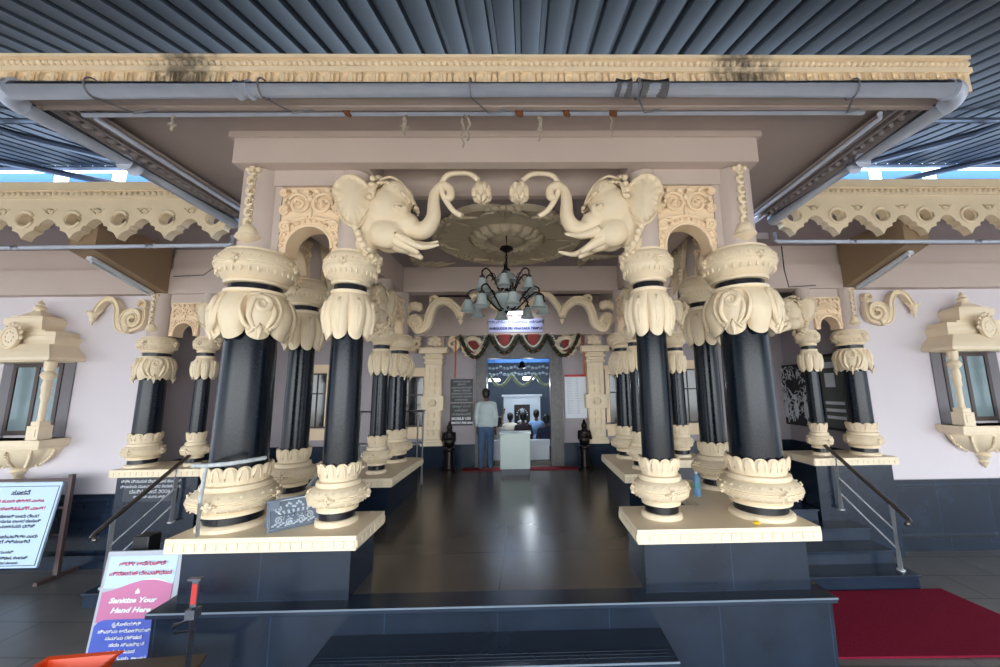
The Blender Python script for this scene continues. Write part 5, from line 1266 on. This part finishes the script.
for i, s_ in enumerate(('ಕೈತೊಳೆಯಿರಿ', 'ನಿಮ್ಮ ಆರೋಗ್ಯಕ್ಕಾಗಿ', 'ನಮ್ಮ ರಕ್ಷಣೆ', 'ಸದಾ ಸ್ವಚ್ಛತೆ', 'ಇರಲಿ ಗಮನ', 'ಮುಖಗವಸು, ಅಂತರ', 'ಕಾಪಾಡಿ', 'ಧನ್ಯವಾದ')): rxtext(s_, .048, -.03+.04*(i % 2), .40-i*.074, INKW, bold=.001)
tag(part('black_case', MB().box(-3.70, -3.54, 4.12, 4.26, GZ+1.14, GZ+1.36).box(-3.65, -3.59, 4.16, 4.22, GZ, GZ+1.14), BLACKP, bevel=.01), 'small black box on a post just behind the sanitizer board', 'box')
# pedal stand with red sticker near the camera
t_ = thing('sanitizer_stand', 'slim metal stand with a red sticker and clamp in front of the left block', 'stand', (-2.05, 2.9, GZ))
part('pole', MB().tube([(0, 0, .02), (0, 0, 1.32)], .018, 12), mat('dull_steel', (96, 100, 112), .4, .6), t_)
part('clamp', MB().box(-.035, .03, -.03, .03, 1.25, 1.31).tube([(-.12, 0, 1.2), (-.03, 0, 1.24)], .02, 8).tube([(-.1, -.02, 1.17), (.02, 0, 1.17)], .012, 8), MATS['dull_steel'], t_)
part('sticker_plate', MB().box(-.022, .022, -.012, .0, 1.32, 1.49).box(-.05, .04, -.02, .01, 1.49, 1.505), MATS['dull_steel'], t_); part('red_sticker', MB().box(-.018, .018, -.015, -.012, 1.34, 1.47), RED, t_)
part('foot', MB().box(-.16, .16, -.14, .14, 0, .02), MATS['dull_steel'], t_)
# table corner with orange tray
t_ = thing('brown_table', 'brown wooden table whose far edge shows at the bottom left', 'table', (-2.42, 2.98, GZ))
part('table_top', MB().prism([(-.98, .2), (.2, .3), (.24, .2), (.24, -.4), (-.98, -.4)], .77, .80), TBL, t_, bevel=.004)
for x, y in ((-.9, .1), (.12, .1), (-.9, -.33), (.12, -.33)): part('leg', MB().box(x-.025, x+.025, y-.025, y+.025, 0, .77), TBL, t_)
t_ = thing('orange_tray', 'orange plastic tray on the brown table', 'tray', (-2.98, 2.98, GZ+.80), .1)
m_ = MB(); P = []
for (o_, z) in ((0, 0), (.03, .08), (.05, .085), (.045, .095), (.02, .085), (-.005, .012)):
    P.append([(-.2-o_, -.13-o_, z), (.2+o_, -.13-o_, z), (.2+o_, .13+o_, z), (-.2-o_, .13+o_, z)])
m_.grid(P, cv=True); m_.f.append((0, 1, 2, 3)); k = 5*4; m_.f.append((k, k+1, k+2, k+3)); part('tray_shell', m_, ORNG, t_)
# relief panel and notice cabinet on the right recess wall; matching dark board
t_ = thing('relief_panel', 'black panel with silver relief figures on the right recess wall', 'panel', (6.36, 8.55, .85))
part('panel_board', MB().box(-.04, .03, -.68, .68, 0, 1.35), BLACKP, t_)
m_ = MB(); rnd = random.Random(3)
for k in range(230):
    y = rnd.uniform(-.6, .6); z = rnd.uniform(.08, 1.25); a = rnd.uniform(0, PI); r_ = rnd.uniform(.04, .12)
    if (y/.35)**2+((z-.85)/.22)**2 < .5: continue
    m_.tube([(-.05, y+r_*math.cos(a+u), z+r_*math.sin(a+u)*1.3) for u in (0, .5, 1.0, 1.5)], .009, 5)
for y in (-.3, .0, .32): m_.ball((-.05, y, .62), (.02, .05, .07), 8, 6); m_.ball((-.05, y, .35), (.02, .07, .2), 8, 6)
part('silver_relief', m_, STL, t_)
t_ = thing('notice_cabinet', 'dark glazed notice cabinet with pinned papers on the right recess wall', 'cabinet', (6.36, 7.45, .85))
part('cabinet_frame', MB().box(-.06, .03, -.38, -.31, 0, 1.5).box(-.06, .03, .31, .38, 0, 1.5).box(-.06, .03, -.38, .38, 1.44, 1.5).box(-.06, .03, -.38, .38, 0, .06).box(-.03, .03, -.31, .31, .06, 1.44), BLACKP, t_)
part('back_board', MB().box(-.035, -.03, -.31, .31, .06, 1.44), mat('green_grey_board', (92, 100, 96), .7), t_)
for i, (y0, y1, z0, z1) in enumerate(((-.05, .2, 1.22, 1.34), (-.05, .2, .84, 1.12), (-.25, .25, .5, .56), (-.25, .25, .36, .42), (-.25, .25, .22, .28))): part('pinned_paper', MB().box(-.04, -.035, y0, y1, z0, z1), WHT, t_)

# dark post at the left edge, close to the camera
t_ = thing('dark_post', 'dark metal post leaning at the bottom left corner of the view', 'post', (-3.55, 2.6, GZ))
part('post_tube', MB().tube([(.04, 0, .02), (-.03, 0, .84)], .028, 12), MATS['brown_painted_steel'], t_); part('post_base', MB().lathe([(.11, 0), (.11, .015), (.05, .03)], 18, (.04, 0, 0)), MATS['brown_painted_steel'], t_)

# pieces of a part sit one level deeper
NEST = {'base_rosettes': 'base_cushion', 'capital_rosettes': 'capital_cushion', 'capital_scrolls': 'capital_leaves', 'leaf_veins': 'capital_leaves', 'window_pane': 'window_frame',
        'coin_slot': 'box_lid', 'red_sticker': 'sticker_plate', 'strap': 'front_run', 'cement_marks': 'front_run', 'bottle_symbol': 'pink_field', 'white_wave': 'pink_field', 'lettering': ('poster_panel', 'board_panel'),
        'inscription': 'inscription_frame', 'heading_strip': 'panel', 'printed_border': 'poster_panel', 'pinned_paper': 'back_board', 'relief': 'pilaster_shaft', 'crest': 'capital', 'foliage_relief': 'arch_plate',
        'paper_label': 'bottle_body', 'bottle_cap': 'bottle_body', 'lip_fold': 'head', 'eye': 'head', 'tusk': 'head', 'lotus_bud': 'lotus_stalk'}
for root in [o for o in SC.objects if o.parent is None and o.children]:
    by = {}
    for ch_ in root.children: by.setdefault(ch_.name.split('.')[0], ch_)
    for ch_ in list(root.children):
        w_ = NEST.get(ch_.name.split('.')[0])
        for k in ((w_,) if isinstance(w_, str) else (w_ or ())):
            p_ = by.get(k)
            if p_ is not None and p_ is not ch_ and not ch_.children: ch_.parent = p_; break
